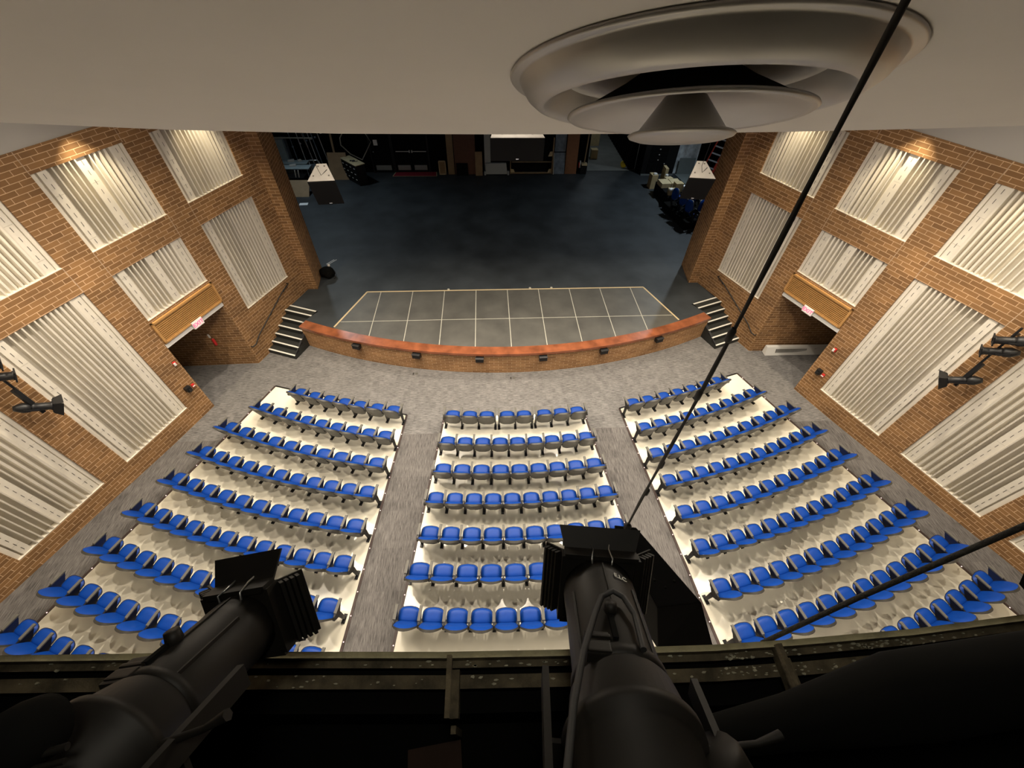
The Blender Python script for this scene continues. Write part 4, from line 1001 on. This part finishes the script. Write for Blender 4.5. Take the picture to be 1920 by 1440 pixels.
for k, (x, y) in enumerate(((-11.0, 24.9), (-10.6, 25.0), (-10.25, 25.1), (-9.95, 25.0), (-9.65, 24.8), (-9.4, 25.1))):
    q = MB(); q.tube([(0, 0, 0), (-.12 - .05 * k, .1, 3.0)], .022, 8); q.lathe([(0, .05), (.05, .03), (.05, -.03), (0, -.05)], 10, Matrix.Translation((-.07, .06, 1.5 + .12 * k)))
    tag(q.build('steel_pole', M['alu'] if k % 2 else M['bluegrey'], loc=(x, y, SH)), 'thin steel pole standing among the group at stage left', 'pole', 'steel poles at stage left')
q = MB(); q.tube([(-12.9, 24.7, 2.95), (-9.9, 24.9, 2.85)], .035, 8); tag(q.build('rack_pipe', M['tape_white']), 'pale horizontal pipe across the rack at far left of the stage', 'pipe')
q = MB(); q.tube([(-12.0, 24.5, 3.3), (-11.85, 24.5, 2.6), (-11.9, 24.45, 2.1), (-12.3, 24.3, 1.85)], .04, 8); tag(q.build('curved_tube', M['cable']), 'black curved tube hanging in front of the blue-grey cabinet', 'tube')
q = MB(); q.hexa([(-11.3, 22.2, SH), (-9.96, 22.2, SH), (-9.96, 22.24, SH), (-11.3, 22.24, SH)], [(-11.3, 22.84, 1.5), (-9.94, 22.84, 1.5), (-9.94, 22.88, 1.5), (-11.3, 22.88, 1.5)]); tag(q.build('brown_panel', M['plywood']), 'low brown wooden panel slanting at the left edge of the stage', 'panel')
box_thing('dark_cart', 'low black cart standing under the front work table', 'cart', (-11.2, 23.5, SH), (1.7, .6, .55), M['spkblack'])
for k in range(2):
    q = MB(); q.tube([(0, 0, 0), (.05, 0, .34)], .03, 8); tag(q.build('white_bottle', M['white'], loc=(-10.75 + k * .17, 23.3, SH + .56)), ['left', 'right'][k] + ' of two small white bottles on the low black cart', 'bottle')
leaning('plywood_sheet', 'tan plywood sheet leaning behind the black drawer case, stage left', 'plywood', -9.35, -8.35, 2.15, M['plywood'], 24.9, .5)
leaning('timber_batten', 'long thin timber batten leaning upright behind the plywood sheet', 'timber', -9.0, -8.9, 4.0, M['plywood'], 25.2, .5)
e = thing('folded_dolly', 'grey rounded dolly handle behind the left hanging speaker', 'dolly', (-9.95, 24.3, SH))
q = MB(); q.tube([(-.25, 0, 0), (-.27, 0, .95), (-.2, 0, 1.05), (.2, 0, 1.05), (.27, 0, .95), (.25, 0, 0)], .025, 8); q.build('handle', M['alu'], e)
q = MB(); q.box((0, .03, .6), (.46, .03, .5)); q.build('plate', M['bluegrey'], e)
# black drawer case with pale top
e = thing('drawer_case', 'black case with pale wooden top and many small drawers', 'case', (-7.9, 24.25, SH), math.radians(-48))
q = MB(); q.box((0, 0, .52), (1.55, .52, .98)); q.build('body', M['blackmetal'], e, bevel=.01)
q = MB(); q.box((0, 0, 1.03), (1.60, .56, .035)); q.build('top', M['palewood'], e, bevel=.004)
for r in range(3):
    for c in range(4):
        q = MB(); q.box((-.57 + c * .38, -.27, .25 + r * .28), (.34, .02, .24)); d = q.build('drawer', M['spkblack'], e)
        q = MB(); q.box((-.57 + c * .38, -.285, .28 + r * .28), (.14, .01, .03)); q.build('drawer_label', M['white'], d)
q = MB(); q.lathe([(0, .07), (.06, .06), (.09, .02), (.09, 0)], 14); q.lathe([(0, .05), (.05, .04), (.06, 0)], 10, Matrix.Translation((-.16, .05, 0))); q.tube([(0, 0, .02), (.15, -.1, .02), (.22, .02, .02)], .012, 6)
tag(q.build('black_headset', M['cable'], loc=(-7.8, 24.12, SH + 1.05)), 'small black headset and cord on top of drawer case', 'headset')
# octagonal frame
q = MB(); oc = [(-8.55, 2.75), (-8.6, 2.40), (-8.20, 1.95), (-7.63, 1.65), (-6.95, 2.55), (-7.17, 3.0), (-7.5, 3.3), (-8.2, 3.2)]
q.tube([(x, 25.25, z) for x, z in oc + oc[:1]], .03, 6); tag(q.build('octagonal_frame', M['tape_white']), 'large octagonal pale frame leaning against the black back wall', 'frame')
# paper, tape marks, bag
q = MB(); q.box((0, 0, 0), (.42, .26, .004)); tag(q.build('paper_sheet', M['paper'], loc=(-10.0, 21.35, SH + .006), rot=(0, 0, .1)), 'white paper sheet on the black floor at stage left', 'paper')
for k in range(2):
    q = MB(); q.box((0, 0, 0), (.03, .42, .003)); tag(q.build('spike_mark', M['white'], loc=(-7.35 + k * .1, 15.85, SH + .004), rot=(0, 0, -.6)), ['left', 'right'][k] + ' one of two short white tape marks near proscenium', 'tape mark')
e = thing('black_bag', 'black bag with white ball on stage by the left proscenium', 'bag', (-7.15, 14.75, SH))
me = bmesh.new(); bmesh.ops.create_icosphere(me, subdivisions=3, radius=.26)
for v in me.verts:
    n_ = math.sin(v.co.x * 17) * math.sin(v.co.y * 13 + 1) * math.sin(v.co.z * 15); v.co *= 1 + .16 * n_; v.co.z = max(-.2, v.co.z * .85); v.co.x *= 1.1
mm = bpy.data.meshes.new('bag'); me.to_mesh(mm); me.free(); mm.materials.append(M['void']); o = bpy.data.objects.new('sack', mm); COL.objects.link(o); o.parent = e; o.location = (0, 0, .2)
q = MB(); q.lathe([(0, .06), (.04, .045), (.06, 0), (.04, -.045), (0, -.06)], 14); q.build('white_ball', M['white'], e, (.10, .12, .44))
q = MB(); q.tube([(.15, 0, .1), (.3, .05, .2), (.35, -.1, .12), (.25, -.2, .02)], .015, 6); q.build('strap', M['cable'], e)

# right side: table with cartons, seats waiting to be installed
box_thing('flight_case', 'low black case carrying the cartons at stage right', 'case', (8.95, 21.6, SH), (1.05, 1.9, .55), M['spkblack'], .06)
bx = [((8.40, 23.1), (.34, .42, .72), 0, 'tall narrow tan carton standing at the left rear of the heap', M['cardboard'], .1),
      ((8.62, 21.95), (.52, .62, .22), .56, 'flat closed carton with taped seam, left on the black case', M['palewood'], .08),
      ((9.15, 21.95), (.52, .62, .24), .56, 'flat closed carton with taped seam, right on the black case', M['palewood'], .05),
      ((9.1, 21.3), (.40, .34, .42), .56, 'brown open carton at the front of the black case', M['cardboard'], .1),
      ((8.7, 20.9), (.42, .36, .26), .56, 'low tan carton at the front left of the case', M['cardboard'], -.2),
      ((9.0, 22.5), (.40, .24, .20), .56, 'small pale carton with white packs, rear of the case', M['palewood'], .3),
      ((9.05, 23.3), (.16, .5, 1.0), 0, 'tall thin upright brown carton behind the heap', M['cardboard'], .0)]
for (x, y), d, z, lab, m, rz in bx:
    o = box_thing('carton', lab, 'box', (x, y, SH + z), d, m, rz, group='cartons at stage right')
for k, (x, y, z) in enumerate(((8.42, 23.0, .72), (8.95, 22.7, .76), (9.25, 22.6, .56), (8.75, 21.2, .56), (8.55, 20.75, .82), (9.38, 21.15, .80))):
    q = MB(); q.box((0, 0, .04), (.18, .12, .08)); tag(q.build('white_pack', M['paper'], loc=(x, y, SH + z), rot=(0, .1, k * .9), bevel=.01), 'small white pack on cartons at stage right, %s from the rear' % ORN[k], 'pack', 'white packs on the cartons')
spare = [((8.35, 20.25), 1.9, .55, 'left rear'), ((8.5, 19.55), 1.95, .6, 'left middle'), ((8.6, 18.95), 2.0, .55, 'left front'), ((8.95, 20.2), 3.9, .8, 'rear middle'),
         ((9.05, 19.5), 3.6, .8, 'centre'), ((9.3, 18.95), 3.7, .6, 'front middle'), ((9.6, 19.8), 2.0, .6, 'right rear'), ((9.75, 19.2), 2.0, .6, 'right front'), ((9.3, 20.8), 1.4, .7, 'farthest rear')]
for (x, y), rz, z, lab in spare:
    y -= .55; z -= .12
    e = thing('spare_seat', 'blue spare seat dumped in heap at stage right, %s of the heap' % lab, 'chair', (x, y, SH + z - .1), rot=(-.35, .12, rz), group='spare blue seats at stage right')
    part('seat', e, (0, 0, .0), (1.1, 0, 0)); b = part('backrest', e, (0, .05, 0)); part('back_shell', b); part('leg', e, (.25, 0, -.1)); part('leg', e, (-.25, 0, -.1))
box_thing('black_plinth', 'low black pallet beneath the heap of spare seats', 'pallet', (9.45, 19.55, SH), (2.1, 2.3, .34), M['void'], .15)

# ---------------------------------------------------------------- light
def lamp(kind, loc, power, color=(1, .86, .68), size=.15, aim=None, spot=None, blend=.5, name='house_light'):
    l = bpy.data.lights.new(name, kind); l.energy = power; l.color = color
    if kind == 'AREA': l.size = size
    else: l.shadow_soft_size = size
    if kind == 'SPOT': l.spot_size = math.radians(spot); l.spot_blend = blend
    o = bpy.data.objects.new(name, l); COL.objects.link(o); o.location = loc
    if aim is not None: o.rotation_euler = (Vector(aim) - Vector(loc)).to_track_quat('-Z', 'Y').to_euler()
    return o
W_ = (1, .87, .70)
for x in (-7.0, -2.4, 2.4, 7.0):
    lamp('SPOT', (x, 8.3, 9.4), 860, W_, .03, (x * .95, 5.0, 0), 112, .8)
for x in (-8.2, -4.6, 0, 4.6, 8.2):
    lamp('SPOT', (x, 5.6, 9.35), 520, W_, .03, (x, 3.6, 0), 130, .8)
for x in (-2.8, 0, 2.8):
    lamp('SPOT', (x, 12.9, 9.4), 560, W_, .4, (x * 1.5, 10.5, 0), 84, .8)
for x in (-6.5, -2.2, 2.2, 6.5):
    lamp('SPOT', (x, -1.8, 10.2), 430, W_, .03, (x * 1.1, 2.5, 0), 120, .7)
for s_ in (-1, 1):
    for y, pw in ((9.85, 215), (12.4, 215), (7.3, 120), (4.8, 120)):
        p = wp(s_, y, 0, -.40); lamp('SPOT', (p.x, p.y, 7.95), pw, (1, .84, .58), .03, (p.x, p.y, 0), 74, .7, 'wall_washer')
for x in (-4.5, 4.5):
    lamp('AREA', (x, 7.4, 9.6), 520, W_, 3.2, (x, 2.0, 0), name='added_soft_fill')  # soft fill added to lighten the seat shadows, no real fixture
lamp('SPOT', (-.6, .12, 10.95), 12, (1, .93, .78), .12, (-.6, .14, 9.0), 92, .5, 'added_ledge_fill')  # spot added to brighten the steel edge, no such lamp known
# cooler work lights over the stage wings
lamp('SPOT', (-10.5, 22.5, 8.6), 520, (.78, .92, 1), .3, (-8.5, 18, SH), 120, 1, 'stage_light')
lamp('SPOT', (11.0, 20.9, 8.8), 950, (.80, .92, 1), .2, (9.0, 18.5, SH), 120, 1, 'stage_light')
lamp('POINT', (6.5, 28.5, 4.5), 30, (.85, .95, 1), .3, name='back_room_light')
w = bpy.data.worlds.new('World'); S.world = w; w.use_nodes = True
w.node_tree.nodes['Background'].inputs[0].default_value = (.9, .85, .75, 1); w.node_tree.nodes['Background'].inputs[1].default_value = .02

# ---------------------------------------------------------------- camera
cd = bpy.data.cameras.new('camera'); cam = bpy.data.objects.new('camera', cd); COL.objects.link(cam)
F = 773.68; cd.sensor_fit = 'HORIZONTAL'; cd.sensor_width = 36; cd.lens = F / 1920 * 36; cd.clip_start = .02; cd.clip_end = 200
pitch, roll, yaw = .83154896, .02177156, .06719849
fw = Vector((math.sin(yaw) * math.cos(pitch), math.cos(yaw) * math.cos(pitch), -math.sin(pitch))); rt = Vector((math.cos(yaw), -math.sin(yaw), 0)); up = rt.cross(fw)
r2 = math.cos(roll) * rt + math.sin(roll) * up; u2 = -math.sin(roll) * rt + math.cos(roll) * up
m = Matrix((r2, u2, -fw)).transposed().to_4x4(); m.translation = (-.65, 0, 10.4); cam.matrix_world = m
S.camera = cam
S.view_settings.view_transform = 'Standard'; S.view_settings.look = 'None'; S.view_settings.gamma = 1; S.view_settings.exposure = .62; S.view_settings.use_curve_mapping = False
